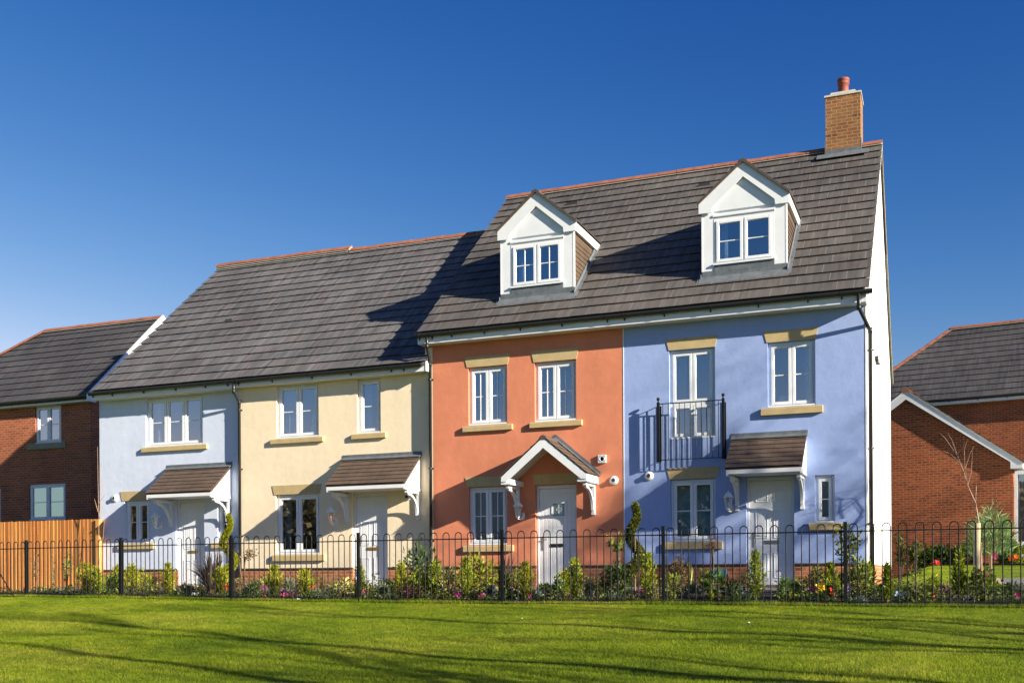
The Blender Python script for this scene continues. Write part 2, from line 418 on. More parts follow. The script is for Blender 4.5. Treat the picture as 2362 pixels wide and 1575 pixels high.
def wall(mb, x0, x1, z0, z1, y, ops, reveal=.10, room=.9, mi=0, mint=1):
    xs = sorted({x0, x1, *[o[0] for o in ops], *[o[1] for o in ops]}); zs = sorted({z0, z1, *[o[2] for o in ops], *[o[3] for o in ops]})
    xs = [x for x in xs if x0-1e-6 <= x <= x1+1e-6]; zs = [z for z in zs if z0-1e-6 <= z <= z1+1e-6]
    for i in range(len(xs)-1):
        for j in range(len(zs)-1):
            cx, cz = (xs[i]+xs[i+1])/2, (zs[j]+zs[j+1])/2
            if any(o[0] < cx < o[1] and o[2] < cz < o[3] for o in ops): continue
            mb.quad((xs[i], y, zs[j]), (xs[i+1], y, zs[j]), (xs[i+1], y, zs[j+1]), (xs[i], y, zs[j+1]), mi)
    for a, b, c, d in ops:
        c0 = max(c, z0); yb = y+reveal+.03
        mb.quad((a, y, c0), (a, y, d), (a, yb, d), (a, yb, c0), mi)
        mb.quad((b, y, c0), (b, yb, c0), (b, yb, d), (b, y, d), mi)
        mb.quad((a, y, d), (b, y, d), (b, yb, d), (a, yb, d), mi)
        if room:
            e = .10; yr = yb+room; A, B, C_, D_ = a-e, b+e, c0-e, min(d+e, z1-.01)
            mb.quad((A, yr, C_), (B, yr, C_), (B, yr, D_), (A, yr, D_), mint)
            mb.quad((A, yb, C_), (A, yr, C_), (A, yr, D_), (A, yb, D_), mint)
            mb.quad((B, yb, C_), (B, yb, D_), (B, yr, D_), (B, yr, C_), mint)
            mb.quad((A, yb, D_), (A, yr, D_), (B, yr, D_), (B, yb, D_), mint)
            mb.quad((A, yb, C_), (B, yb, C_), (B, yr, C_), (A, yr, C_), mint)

def ring(mb, x0, x1, z0, z1, y0, y1, w, wb=None, mi=0):
    wb = w if wb is None else wb
    mb.box(x0, x0+w, y0, y1, z0, z1, mi); mb.box(x1-w, x1, y0, y1, z0, z1, mi)
    mb.box(x0+w, x1-w, y0, y1, z1-w, z1, mi); mb.box(x0+w, x1-w, y0, y1, z0, z0+wb, mi)

def curtain_sheet(mb, x0, x1, z0, z1, y, k=.035, gather=0):
    n = 28; pr = None
    for i in range(n+1):
        t = i/n; x = x0+(x1-x0)*t; yy = y + k*math.sin(t*(x1-x0)*55) + .4*k*math.sin(t*17+x0)
        cur = (x, yy)
        if pr:
            g0 = gather
            mb.quad((pr[0], pr[1], z0), (x, yy, z0), (x, yy, z1), (pr[0], pr[1], z1))
        pr = cur

def window(par, x0, x1, z0, z1, y, n=2, bar='h', glass='glass', curtain=None, transom=None, room_blind=None, label=None, setback=.065):
    yf = y + setback
    f = MB(); ring(f, x0+.004, x1-.004, z0+.004, z1-.004, yf, yf+.075, .05)
    f.box(x0-.0, x1+.0, y+.004, yf-.001, z0+.003, z0+.036)        # white sub-sill nose
    iw = (x1-x0-.108)/n
    for i in range(1, n):
        xm = x0+.054+iw*i; f.box(xm-.012, xm+.012, yf+.003, yf+.07, z0+.054, z1-.054)
    rows = [(z0+.054, z1-.054)]
    if transom:
        rows = [(z0+.054, transom-.028), (transom+.028, z1-.054)]
        f.box(x0+.054, x1-.054, yf-.004, yf+.072, transom-.026, transom+.026)
    fr = f.build('window', M['upvc'], par); bevel(fr, .004, 1)
    if label: fr['label'] = label
    for (za, zb) in rows:
        for i in range(n):
            a = x0+.054+iw*i+(.006 if i else .002); b = x0+.054+iw*(i+1)-(.006 if i < n-1 else .002)
            s = MB(); sw = .058; ring(s, a, b, za+.002, zb-.002, yf-.016, yf+.05, sw)
            gz0, gz1 = za+sw, zb-sw
            if bar in ('h', 'grid'):
                zm = (gz0+gz1)/2; s.box(a+sw, b-sw, yf+.012, yf+.022, zm-.011, zm+.011)
            if bar == 'grid':
                xm = (a+b)/2; s.box(xm-.010, xm+.010, yf+.010, yf+.0205, gz0, gz1)
            so = s.build('sash', M['upvc'], fr); bevel(so, .006, 2)
            p = MB(); p.quad((a+sw-.004, yf+.024, gz0-.004), (b-sw+.004, yf+.024, gz0-.004), (b-sw+.004, yf+.024, gz1+.004), (a+sw-.004, yf+.024, gz1+.004))
            p.build('pane', M[glass], fr)
    if curtain:
        for (a, b) in curtain:
            cm = MB(); xa, xb = x0+.06+(x1-x0-.12)*a, x0+.06+(x1-x0-.12)*b
            curtain_sheet(cm, xa, xb, z0-.05, z1-.02, yf+.22); cm.build('curtain', M['curtain'], fr, True)
    if room_blind:
        bm_ = MB(); bm_.quad((x0-.04, yf+.2, z0-.04), (x1+.04, yf+.2, z0-.04), (x1+.04, yf+.2, z1), (x0-.04, yf+.2, z1)); bm_.build('blind', M[room_blind], fr)
    return fr

def ornament(fr, x, y, z, prof, mat='curtain'):
    m = MB(); m.lathe((x, y, z), prof, 12); m.build('ornament', M[mat], fr, True)

def sill(par, x0, x1, z, y, h=.115):
    m = MB(); m.prism([(y-.062, z-h), (y-.062, z-.012), (y-.055, z), (y+.06, z+.004), (y+.06, z-h)], x0, x1, axis='x')
    o = m.build('sill', M['stone'], par); bevel(o, .005, 1); return o
def lintel(par, x0, x1, z0, z1, y, taper=.055):
    m = MB(); m.prism([(x0, z0), (x1, z0), (x1+taper, z1), (x0-taper, z1)], y-.012, y+.05)
    return m.build('lintel', M['stone'], par)

def panel_mould(mb, x0, x1, z0, z1, y, w=.022, d=.010):
    ring(mb, x0, x1, z0, z1, y-d, y+.004, w)
    mb.box(x0+w*1.8, x1-w*1.8, y-d*.7, y+.004, z0+w*1.8, z1-w*1.8)
def door(par, x0, x1, z1, y, style, box='brass', hinge=1):
    yf = y+.075
    f = MB(); w = .055
    f.box(x0+.003, x0+w, yf, yf+.09, .03, z1-.003); f.box(x1-w, x1-.003, yf, yf+.09, .03, z1-.003)
    f.box(x0+w, x1-w, yf, yf+.09, z1-w-.02, z1-.003)
    L = MB(); a, b = x0+w+.004, x1-w-.004; zt = z1-w-.024; yl = yf+.022
    if style == 'six':
        L.box(a, b, yl, yl+.045, .045, zt)
        pw = (b-a-.10*2-.11)/2
        for k in range(2):
            px = a+.10+k*(pw+.11)
            for (u, v) in ((.17, .66), (.93, 1.47), (1.62, 1.86)): panel_mould(L, px, px+pw, u, v, yl)
    else:
        n = 9; pw = (b-a)/n
        L.box(a, b, yl+.006, yl+.045, .045, zt)
        for k in range(n): L.box(a+pw*k+.004, a+pw*(k+1)-.004, yl, yl+.01, .05, 1.94)
    lf = L.build('door', M['upvc'], par); bevel(lf, .004, 1)
    fo = f.build('door_frame', M['upvc'], lf); bevel(fo, .005, 1)
    lb = MB(); cx = (a+b)/2 + (.02 if style == 'six' else -.01); zb = .86 if style == 'six' else .865
    lb.box(cx-.135, cx+.135, yl-.014, yl+.002, zb-.032, zb+.032); lb.box(cx-.115, cx+.115, yl-.02, yl-.012, zb-.016, zb+.018)
    part(lb, 'letterbox', M[box], lf)
    if style != 'six' or box == 'chrome':
        h = MB(); hx = a+.055; h.box(hx-.016, hx+.016, yl-.008, yl+.002, .76, 1.05)
        h.tube([(hx, yl, .98), (hx, yl-.05, .98), (hx+.12, yl-.05, .98)], .010, 8); h.tube([(hx, yl-.012, .80), (hx, yl+.002, .80)], .012, 8)
        part(h, 'handle', M['chrome'], lf)
    if style != 'six':
        g = MB(); gx0, gx1, gz0, gz1 = -7.49, -7.17, 1.43, 1.76
        ring(g, gx0, gx1, gz0, gz1, yl-.012, yl+.004, .035); part(g, 'window_trim', M['upvc'], lf)
        p = MB(); p.quad((gx0+.03, yl-.003, gz0+.03), (gx1-.03, yl-.003, gz0+.03), (gx1-.03, yl-.003, gz1-.03), (gx0+.03, yl-.003, gz1-.03)); part(p, 'pane', M['glass_obs'], lf)
        ld = MB(); cxw, czw = (gx0+gx1)/2, (gz0+gz1)/2
        ld.box(cxw-.003, cxw+.003, yl-.006, yl-.0035, gz0+.035, gz1-.035)
        for s1 in (-1, 1):
            ld.tube([(cxw+s1*.06, yl-.005, czw), (cxw, yl-.005, czw+.06)], .003, 4); ld.tube([(cxw+s1*.06, yl-.005, czw), (cxw, yl-.005, czw-.06)], .003, 4)
        part(ld, 'leading', M['upvc'], lf)
    return lf

def gallows(x, y, z0, z1, reach, par, w=.065):
    """shaped bracket carrying a canopy: wall post, arm and curved brace"""
    m = MB(); hw = w/2
    m.box(x-hw, x+hw, y-.058, y-.001, z0+.06, z1); m.box(x-hw-.004, x+hw+.004, y-.066, y-.001, z0, z0+.055); m.box(x-hw+.008, x+hw-.008, y-.062, y-.001, z0+.055, z0+.085)
    m.box(x-hw, x+hw, y-reach, y-.058, z1-.058, z1)
    # curved brace from the post foot to the arm end
    n = 10; r_y, r_z = reach-.06-.07, (z1-.058)-(z0+.09)
    outer, inner = [], []
    for k in range(n+1):
        t = k/n*math.pi/2
        outer.append((y-.058-r_y*(1-math.cos(t)) , z0+.09+r_z*math.sin(t)))
    for k in range(n):
        (ya, za), (yb, zb) = outer[k], outer[k+1]
        d = Vector((yb-ya, zb-za)).normalized(); nn = Vector((-d[1], d[0]))*.05
        if nn[0] > 0: nn = -nn
        p = [(ya, za), (yb, zb), (yb+nn[0], zb+nn[1]), (ya+nn[0], za+nn[1])]
        m.prism(p, x-hw+.006, x+hw-.006, axis='x')
    m.prism([(y-reach, z1-.058), (y-reach+.12, z1-.058), (y-reach+.12, z1-.09), (y-reach+.03, z1-.09)], x-hw-.004, x+hw+.004, axis='x')
    o = m.build('bracket', M['paint'], par); return o

def lamp(par, x, y, zc, lit=False):
    yc = y-.165
    b = MB()
    b.box(x+.005, x+.085, y-.02, y-.001, zc-.20, zc-.05)
    b.tube([(x+.045, y-.02, zc-.13), (x+.03, y-.09, zc-.19), (x, yc, zc-.185), (x, yc, zc-.15)], [.016, .016, .018, .03], 8)
    b.lathe((x, yc, zc), [(.03, -.17), (.05, -.15), (.05, -.135), (.02, -.13)], 8)
    o = b.build('wall_lamp', M['paint'], par, True)
    c = MB(); c.lathe((x, yc, zc), [(.060, .075), (.105, .068), (.108, .078), (.07, .115), (.052, .155), (.025, .172), (.008, .18), (.012, .195), (.004, .21), (.001, .212)], 12)
    part(c, 'lamp_cap', M['paint'], o, True)
    g = MB(); g.lathe((x, yc, zc), [(.046, -.135), (.078, .068)], 6); part(g, 'lamp_glass', M['glass_lamp'], o)
    bars = MB()
    for k in range(6):
        t = 2*math.pi*k/6; bars.tube([(x+.047*math.cos(t), yc+.047*math.sin(t), zc-.135), (x+.080*math.cos(t), yc+.080*math.sin(t), zc+.07)], .006, 4)
    part(bars, 'lamp_bars', M['paint'], o)
    bu = MB(); bu.lathe((x, yc, zc), [(.010, -.12), (.010, -.06), (.016, -.03), (.013, -.01), (.004, 0)], 10); part(bu, 'bulb', M['bulb' if lit else 'bulb_off'], o, True)
    return o

def flue(par, x, y, z, r=.092):
    m = MB(); m.lathe((x, y, z), [(r, -.001), (r*1.02, .012), (r*.9, .03), (r*.62, .034)], 20, axis='y')
    o = m.build('flue', M['upvc'], par, True)
    t = MB(); t.lathe((x, y, z), [(.05, .02), (.052, .075), (.04, .075), (.036, .04)], 16, axis='y'); part(t, 'flue_pipe', M['paint'], o, True)
    k = MB(); k.lathe((x, y, z), [(.036, .03), (.036, .077), (.001, .078)], 12, axis='y'); part(k, 'grille', M['rubber'], o)
    return o

def canopy(par, x0, x1, y, bl, br):
    """lean-to tiled canopy over a front door"""
    zt, ze, yf = 2.86, 2.215, y-.79
    U = Vector((0, y-yf, zt-ze)); L = U.length
    m = MB(); tiles(m, (x0, yf, ze), (1, 0, 0), U, x1-x0, L, g=L/7, w=.21, t=.016, jit=.002)
    m.prism([(yf+.012, ze-.012), (y, zt-.012), (y, zt-.05), (yf+.05, ze-.03)], x0+.012, x1-.012, axis='x')
    # tile material expects courses .12 high: rescale v
    for k, uv in m.uv.items(): m.uv[k] = [(a, b*.12/(L/7)) for a, b in uv]
    o = m.build('door_canopy', M['tile_porch'], par)
    f = MB(); f.box(x0-.012, x1+.012, y-.012, y-.001, zt-.01, 2.945)
    s = U.normalized(); nn = Vector((0, -s.z, s.y))
    a = Vector((0, y-.012, zt+.012)); c = a - s*.11
    f.prism([(a.y, a.z+.012), (c.y+nn.y*.022, c.z+nn.z*.022+.012), (c.y+nn.y*.016, c.z+nn.z*.016), (a.y, a.z-.01)], x0-.012, x1+.012, axis='x')
    part(f, 'flashing', M['lead'], o)
    fa = MB(); fa.box(x0+.03, x1-.02, yf+.015, yf+.04, 2.105, ze-.035)
    fa.box(x0+.035, x1-.025, yf+.04, y-.002, 2.115, 2.128)
    part(fa, 'fascia', M['paint'], o)
    for xs in ((x0+.03, x0+.045), (x1-.045, x1-.018)):
        c_ = MB(); c_.prism([(yf+.041, 2.129), (y-.001, 2.129), (y-.001, zt-.05), (yf+.055, ze-.025)], xs[0], xs[1], axis='x'); 
        c_.box(xs[0]-.002, xs[1]+.010, yf+.020, y-.001, 2.075, 2.128)
        part(c_, 'cheek', M['paint'], o)
    gallows(bl, y, 1.46, 2.074, .60, o); gallows(br, y, 1.46, 2.074, .60, o)
    return o

def gutter(par, x0, x1, y, z, brackets, r=.056):
    m = MB(); n = 10; dp = .082
    prof = [(y-r+r*(1-math.cos(math.pi*k/n))*1.0, z-dp*math.sin(math.pi*k/n)**.8) for k in range(n+1)]
    inner = [(y-(r-.006)*math.cos(math.pi*k/n), z-(dp-.006)*math.sin(math.pi*k/n)**.8) for k in range(n, -1, -1)]
    m.prism(prof+inner, x0, x1, axis='x')
    for xe in (x0, x1):
        m.prism(prof, xe-.004, xe+.004, axis='x')
    o = m.build('gutter', M['black'], par)
    for xb in brackets:
        b = MB(); pr = [(y-(r+.006)*math.cos(math.pi*k/n), z-(dp+.006)*math.sin(math.pi*k/n)**.8) for k in range(n+1)]
        pi_ = [(y-(r+.0005)*math.cos(math.pi*k/n), z-(dp+.0005)*math.sin(math.pi*k/n)**.8) for k in range(n, -1, -1)]
        b.prism(pr+pi_, xb-.016, xb+.016, axis='x'); b.box(xb-.013, xb+.013, y+r, y+r+.008, z-.125, z)
        b.prism([(y+r+.008, z-.125), (y+r-.03, z-.075), (y-.005, z-.078), (y+r-.004, z-.13)], xb-.010, xb+.010, axis='x')
        b.build('gutter_bracket', M['black'], o)
    return o
def downpipe(par, pts, clips, r=.034):
    m = MB(); m.tube(pts, r, 12); 
    for p in pts[1:-1]: m.lathe((p[0], p[1], p[2]-.05), [(r+.005, 0), (r+.006, .10)], 12)
    o = m.build('downpipe', M['black'], par, True)
    for z in clips:
        c_ = MB(); x, y = pts[-1][0], pts[-1][1]
        c_.lathe((x, y, z-.012), [(r+.006, 0), (r+.006, .024)], 12); c_.box(x-.062, x+.062, y+.018, y+r+.010, z-.014, z+.014)
        c_.build('pipe_clip', M['black'], o)
    return o
def ridge_tiles(par, x0, x1, y, z, name='ridge', mat='ridge', seg=.45, s=.86):
    m = MB(); n = max(1, round((x1-x0)/seg)); d = (x1-x0)/n
    for k in range(n):
        a, b = x0+d*k+.006, x0+d*(k+1)-.006; j = random.uniform(-.006, .006)
        pr = [(y-.15, z-.125+j), (y-.145, z-.105+j), (y-.05, z-.018+j), (y, z+j), (y+.05, z-.018+j), (y+.145, z-.105+j), (y+.15, z-.125+j), (y, z-.035+j)]
        m.prism(pr, a, b, axis='x')
    o = m.build(name, M[mat], par)
    mo = MB(); mo.prism([(y-.155, z-.155), (y, z-.03), (y+.155, z-.155)], x0+.01, x1-.01, axis='x'); part(mo, 'bedding', M['mortar'], o)
    return o
def slab(mb, x0, x1, y0, z0, y1, z1, th=.14, mi=0):
    mb.prism([(y0, z0), (y1, z1), (y1, z1-th), (y0, z0-th*.4)], x0, x1, axis='x', mi=mi)

def roof_pair(par, x0, x1, ye, ze, yr, zr, mat, skip_back=False, back_e=None):
    """front and back slopes of a ridged roof"""
    m = MB(); U = Vector((0, yr-ye, zr-ze)); L = U.length
    tiles(m, (x0, ye, ze), (1, 0, 0), U, x1-x0, L, u0=x0)
    slab(m, x0+.02, x1-.02, ye+.05, ze-.01, yr, zr-.02)
    ybk = 2*yr-ye if back_e is None else back_e
    Ub = Vector((0, yr-ybk, zr-ze))
    tiles(m, (x1, ybk, ze), (-1, 0, 0), Ub, x1-x0, Ub.length, u0=x0)
    m.prism([(yr, zr-.02), (ybk-.05, ze-.01), (ybk-.05, ze-.06), (yr, zr-.16)], x0+.02, x1-.02, axis='x')
    for k in list(m.uv): pass
    fs = [f for f in range(len(m.f)) if f not in m.uv]
    for f in fs: m.uv[f] = [(.15, .1)]*len(m.f[f])
    return m.build('roof', M[mat], par)
# ------------------------------------------------------------------ the terrace
YB, YR = 9.5, 4.8
def gable_side(mb, x, yp, yb, ze, zr, z0, face, mi=0):
    pts = [(x, yp, z0), (x, yb, z0), (x, yb, ze), (x, YR, zr), (x, yp, ze)]
    i = len(mb.v); mb.v += pts; f = tuple(range(i, i+5)); mb.f.append(f if face > 0 else tuple(reversed(f))); mb.m.append(mi)
def plinth(par, x0, x1, y, doors, back=True):
    m = MB(); xs = [x0]
    segs = []; cur = x0
    for a, b in sorted(doors): segs.append((cur, a)); cur = b
    segs.append((cur, x1))
    for a, b in segs:
        if b-a > .01: m.box(a, b, y+.014, y+.12, -.35, .428)
    o = m.build('plinth', M['plinth'], par)
    d = MB()
    for a, b in segs:
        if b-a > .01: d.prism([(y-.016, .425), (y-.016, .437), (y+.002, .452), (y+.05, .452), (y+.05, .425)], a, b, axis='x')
    part(d, 'drip_bead', M['tile_hung_dark'], o); return o  # bead coloured dark to paint in the shadow line above the plinth
def eaves(par, x0, x1, y, wy, z0, z1):
    f = MB(); f.box(x0, x1, y, y+.022, z0, z1); o = part(f, 'fascia', M['upvc'], par); 
    s = MB(); s.box(x0+.004, x1-.004, y+.022, wy+.02, z0+.003, z0+.014); part(s, 'soffit', M['soffit'], o); return o

# --- pale house
pale = thing('terraced_house', 'pale blue-white two storey terraced house at the left end of the terrace', 'house', (-17.3, .14, 0), group='rendered terraced houses')
y = .14
m = MB(); wall(m, -19.40, -15.19, .43, 4.63, y, [(-17.96, -16.28, 3.40, 4.585), (-18.63, -17.87, 1.085, 2.12), (-17.08, -16.25, .43, 2.11), (-15.87, -15.47, 1.06, 1.95)])
gable_side(m, -19.40, y, YB, 4.72, 8.95, -.3, -1)
m.quad((-19.4, YB, -.3), (-19.4, YB, 4.75), (-15.19, YB, 4.75), (-15.19, YB, -.3))
m.box(-17.1, -16.22, y+.14, y+1.2, -.2, .43, 1)
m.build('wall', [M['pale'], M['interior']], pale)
plinth(pale, -19.40, -15.20, y, [(-17.08, -16.25)])
w = window(pale, -17.96, -16.28, 3.40, 4.585, y, 3, 'h', curtain=[(0, .10), (.93, 1)]); ornament(w, -17.0, y+.3, 3.46, [(.05, 0), (.06, .1), (.03, .2), (.05, .3), (.02, .36)])
w = window(pale, -18.63, -17.87, 1.085, 2.12, y, 2, 'h', glass='glass_low')
m = MB(); m.box(-18.60, -17.90, y+.24, y+.30, 1.0, 1.56); part(m, 'reflection_panel', M['wood'], w)  # added wood-coloured box, stands in for a brown reflection in the lower panes
window(pale, -15.87, -15.47, 1.06, 1.95, y, 1, 'h', glass='glass_low')
sill(pale, -18.06, -16.13, 3.395, y); sill(pale, -18.81, -17.71, 1.075, y, .135); sill(pale, -16.02, -15.36, 1.06, y, .13)
lintel(pale, -18.70, -17.80, 2.125, 2.355, y)
door(pale, -17.08, -16.25, 2.11, y, 'six', 'brass')
canopy(pale, -17.32, -15.45, y, -17.20, -15.53)
lamp(pale, -17.56, y, 1.62)
fl = flue(pale, -18.91, y, 2.20)
roof_pair(pale, -19.325, -14.95, -.22, 4.80, YR, 9.115, 'tile_grey')
ridge_tiles(pale, -19.335, -14.92, YR, 9.262)
m = MB(); m.prism([(YR-.14, 9.06), (YR, 9.20), (YR+.14, 9.06)], -19.325, -14.93, axis='x'); part(m, 'bedding', M['mortar'], pale)
m = MB(); m.prism([(-.20, 4.785), (YR, 9.09), (YR, 8.98), (-.14, 4.70)], -19.32, -19.295, axis='x'); part(m, 'verge', M['mortar'], pale)
pass
ef = eaves(pale, -19.34, -15.18, -.165, y, 4.605, 4.775)
gutter(pale, -19.38, -15.18, -.222, 4.778, [-19.30, -18.7, -17.75, -16.8, -15.95, -15.32])
px_ = at(553.5, .02).x
downpipe(pale, [(at(541.2, -.222).x, -.222, 4.72), (at(541.2, -.222).x, -.222, 4.52), (px_, .03, 4.30), (px_, .03, .05)], [4.12, 2.75, 1.2])
v = at(518, 1.9, 647); m = MB(); m.box(v.x-.10, v.x+.10, 2.05, 2.17, 6.78, 6.845); part(m, 'roof_vent', M['rubber'], pale)

# --- cream house
cream = thing('terraced_house', 'cream two storey terraced house between the pale and the terracotta houses', 'house', (-12.7, .07, 0), group='rendered terraced houses')
y = .07
m = MB(); wall(m, -15.19, -10.325, .43, 4.66, y, [(-14.16, -13.04, 3.40, 4.62), (-12.045, -11.455, 3.40, 4.61), (-14.195, -13.035, .755, 2.12), (-12.19, -11.30, .43, 2.09)])
m.box(-12.2, -11.28, y+.14, y+1.2, -.2, .43, 1)
m.build('wall', [M['cream'], M['interior']], cream)
m = MB(); m.quad((-15.19, YB, -.3), (-15.19, YB, 4.75), (-10.3, YB, 4.75), (-10.3, YB, -.3)); part(m, 'back_wall', M['cream'], cream)
m = MB(); m.box(-15.285, -15.192, y, y+.10, .43, 4.60); part(m, 'corner_strip', M['pale'], cream)
plinth(cream, -15.28, -10.325, y, [(-12.19, -11.30)])
w = window(cream, -14.16, -13.04, 3.40, 4.62, y, 2, 'h', curtain=[(.02, .38)]); ornament(w, -13.35, y+.3, 3.45, [(.06, 0), (.05, .08), (.07, .18), (.03, .3), (.05, .42), (.01, .5)], 'curtain')
w = window(cream, -12.045, -11.455, 3.40, 4.61, y, 1, 'h', curtain=[(.0, .4)]); ornament(w, -11.68, y+.28, 3.44, [(.07, 0), (.08, .06), (.05, .14), (.01, .15)])
window(cream, -14.195, -13.035, .755, 2.12, y, 2, None, glass='glass_low', curtain=[(0, .2)])
sill(cream, -14.30, -12.90, 3.39, y, .11); sill(cream, -12.17, -11.31, 3.395, y, .115); sill(cream, -14.26, -12.88, .745, y, .14)
lintel(cream, -14.23, -13.02, 2.125, 2.335, y)
door(cream, -12.19, -11.30, 2.09, y, 'six', 'brass')
canopy(cream, -12.40, -10.46, y, -12.31, -10.53)
lamp(cream, -12.63, y, 1.60, True)
flue(cream, -10.79, y, 1.97, .075)
roof_pair(cream, -14.95, -10.215, -.22, 4.80, YR, 9.115, 'tile_grey')
ridge_tiles(cream, -14.93, -10.3, YR, 9.19)
eaves(cream, -15.18, -10.24, -.165, y, 4.62, 4.775)
m = MB(); m.prism([(-.175, 4.615), (y+.0, 4.615), (y+.0, 5.0), (-.12, 4.86), (-.175, 4.80)], -10.238, -10.205, axis='x'); part(m, 'eave_box_end', M['upvc'], cream)
gutter(cream, -15.18, -10.30, -.222, 4.778, [-15.02, -14.1, -13.05, -12.05, -11.05, -10.75])

# --- terracotta house
terra = thing('terraced_house', 'terracotta orange three storey terraced house with a gabled porch and a dormer', 'house', (-8.1, 0, 0), group='rendered terraced houses')
y = 0
m = MB(); wall(m, -10.148, -5.915, .43, 5.19, y, [(-9.31, -8.425, 3.41, 4.64), (-7.81, -6.91, 3.40, 4.63), (-9.315, -8.44, .89, 2.115), (-7.81, -6.915, .43, 2.105)])
gable_side(m, -10.32, y, YB, 5.30, 9.72, 3.0, -1)
m.box(-7.82, -6.9, y+.14, y+1.2, -.2, .43, 1)
m.quad((-10.32, YB, -.3), (-10.32, YB, 5.35), (-5.9, YB, 5.35), (-5.9, YB, -.3))
m.build('wall', [M['terracotta'], M['interior']], terra)
m = MB(); m.box(-10.325, -10.150, y, y+.12, .43, 5.15); part(m, 'corner_strip', M['cream'], terra)
plinth(terra, -10.32, -5.91, y, [(-7.81, -6.915)])
m = MB(); m.box(-5.922, -5.905, -.006, .01, .44, 5.16); part(m, 'render_bead', M['upvc'], terra)
window(terra, -9.31, -8.425, 3.41, 4.64, y, 2, 'grid')
w = window(terra, -7.81, -6.91, 3.40, 4.63, y, 2, 'grid'); ornament(w, -7.57, y+.26, 3.46, [(.085, 0), (.10, .10), (.09, .26), (.04, .42), (.02, .55), (.025, .56)]); ornament(w, -7.60, y+.26, 4.05, [(.03, 0), (.09, .05), (.10, .12), (.05, .18), (.01, .2)])
window(terra, -9.315, -8.44, .89, 2.115, y, 2, 'grid', glass='glass_obs')
sill(terra, -9.43, -8.295, 3.395, y); sill(terra, -7.91, -6.775, 3.395, y); sill(terra, -9.43, -8.29, .88, y, .13)
for (a, b, z0, z1) in ((-9.34, -8.41, 4.645, 4.865), (-7.83, -6.90, 4.635, 4.865), (-9.34, -8.42, 2.12, 2.325), (-7.82, -6.91, 2.115, 2.325)): lintel(terra, a, b, z0, z1, y)
door(terra, -7.81, -6.915, 2.105, y, 'cottage', 'black')
lamp(terra, -8.13, y, 1.60)
flue(terra, -6.12, y, 2.14)
m = MB(); ring(m, -6.44, -6.28, 2.50, 2.66, -.05, -.001, .025); m.lathe((-6.36, 0, 2.58), [(.058, .03), (.056, .055), (.045, .055), (.04, .03)], 16, axis='y'); o = part(m, 'square_vent', M['upvc'], terra)
m = MB(); m.box(-6.415, -6.305, -.028, -.002, 2.525, 2.635); part(m, 'grille', M['chrome'], o)
roof_pair(terra, -10.345, -5.91, -.33, 5.40, YR, 9.915, 'tile')
ridge_tiles(terra, -10.34, -5.91, YR, 10.0)
m = MB(); m.prism([(-.30, 5.375), (YR, 9.87), (YR, 9.74), (-.24, 5.30)], -10.335, -10.30, axis='x'); part(m, 'verge', M['mortar'], terra)
eaves(terra, -10.35, -5.91, -.295, y, 5.166, 5.365)
m = MB(); m.box(-10.352, -10.325, -.296, .0, 5.165, 5.40); part(m, 'eave_box_end', M['upvc'], terra)
gutter(terra, -10.38, -5.91, -.352, 5.372, [-10.30, -10.0, -9.55, -8.8, -8.0, -7.1, -6.15])
px_ = at(994.5, -.05).x
downpipe(terra, [(at(988, -.35).x, -.352, 5.33), (at(988, -.35).x, -.352, 5.10), (px_, -.045, 4.78), (px_, -.045, .05)], [4.45, 2.55, 1.0])

# gabled porch
def gable_porch(par, cx, hw, ze, za, yf, y):
    m = MB()
    for s in (-1, 1):
        O = (cx+s*hw, yf if s < 0 else y, ze); A = (0, 1, 0) if s > 0 else (0, -1, 0)
        O = (cx+hw, yf, ze) if s > 0 else (cx-hw, y, ze)
        U = Vector((-s*hw, 0, za-ze)); L = U.length
        t0 = len(m.f); tiles(m, O, A, U, y-yf, L, g=L/7, w=.21, t=.016, jit=.002)
        for k in list(m.uv):
            if k >= t0: m.uv[k] = [(a, b*.12/(L/7)) for a, b in m.uv[k]]
    m.prism([(cx-.09, za-.055), (cx-.06, za+.0), (cx, za+.03), (cx+.06, za+.0), (cx+.09, za-.055)], yf-.005, y-.03)
    o = m.build('gabled_porch', M['tile_porch'], par)
    sl = (za-ze)/hw
    u = MB()   # boarded underside
    for s in (-1, 1):
        u.prism([(cx, za-.02), (cx+s*(hw-.03), ze-.0), (cx+s*(hw-.03), ze-.05), (cx, za-.075)], yf+.03, y)
    part(u, 'porch_ceiling', M['soffit'], o)
    b = MB()
    for s in (-1, 1):
        b.prism([(cx, za-.022), (cx+s*(hw-.03), ze-.012), (cx+s*(hw-.03), ze-.105), (cx+s*(hw-.14), ze-.105), (cx, za-.225)], yf+.012, yf+.036)
        # lower fold of the barge
    part(b, 'bargeboard', M['upvc'], o)
    for s in (-1, 1):
        e = MB(); xo, xi = cx+s*(hw-.028), cx+s*(hw-.215); x0, x1 = min(xo, xi), max(xo, xi)
        e.box(x0, x1, yf+.037, y, ze-.125, ze-.052); e.box(x0-.008, x1+.008, yf+.03, y, ze-.155, ze-.126)
        part(e, 'eave_box', M['paint'], o)
    f = MB()
    for s in (-1, 1):
        d = Vector((-s*hw, za-ze)).normalized(); n = Vector((-d[1]*-s, d[0]*-s)) if False else Vector((s*d[1], abs(d[0])))
        p0 = (cx+s*(hw+.02), ze+.0); p1 = (cx, za+.035)
        f.prism([p0, p1, (p1[0], p1[1]+.10), (p0[0]+s*.01, p0[1]+.085)], y-.012, y-.001)
        f.prism([(p0[0], p0[1]+.012), (p1[0], p1[1]+.0), (p1[0], p1[1]+.018), (p0[0], p0[1]+.03)], y-.12, y-.012)
    part(f, 'flashing', M['lead'], o)
    gallows(cx-hw+.10, y, 1.46, ze-.157, .62, o); gallows(cx+hw-.12, y, 1.46, ze-.157, .62, o)
    return o
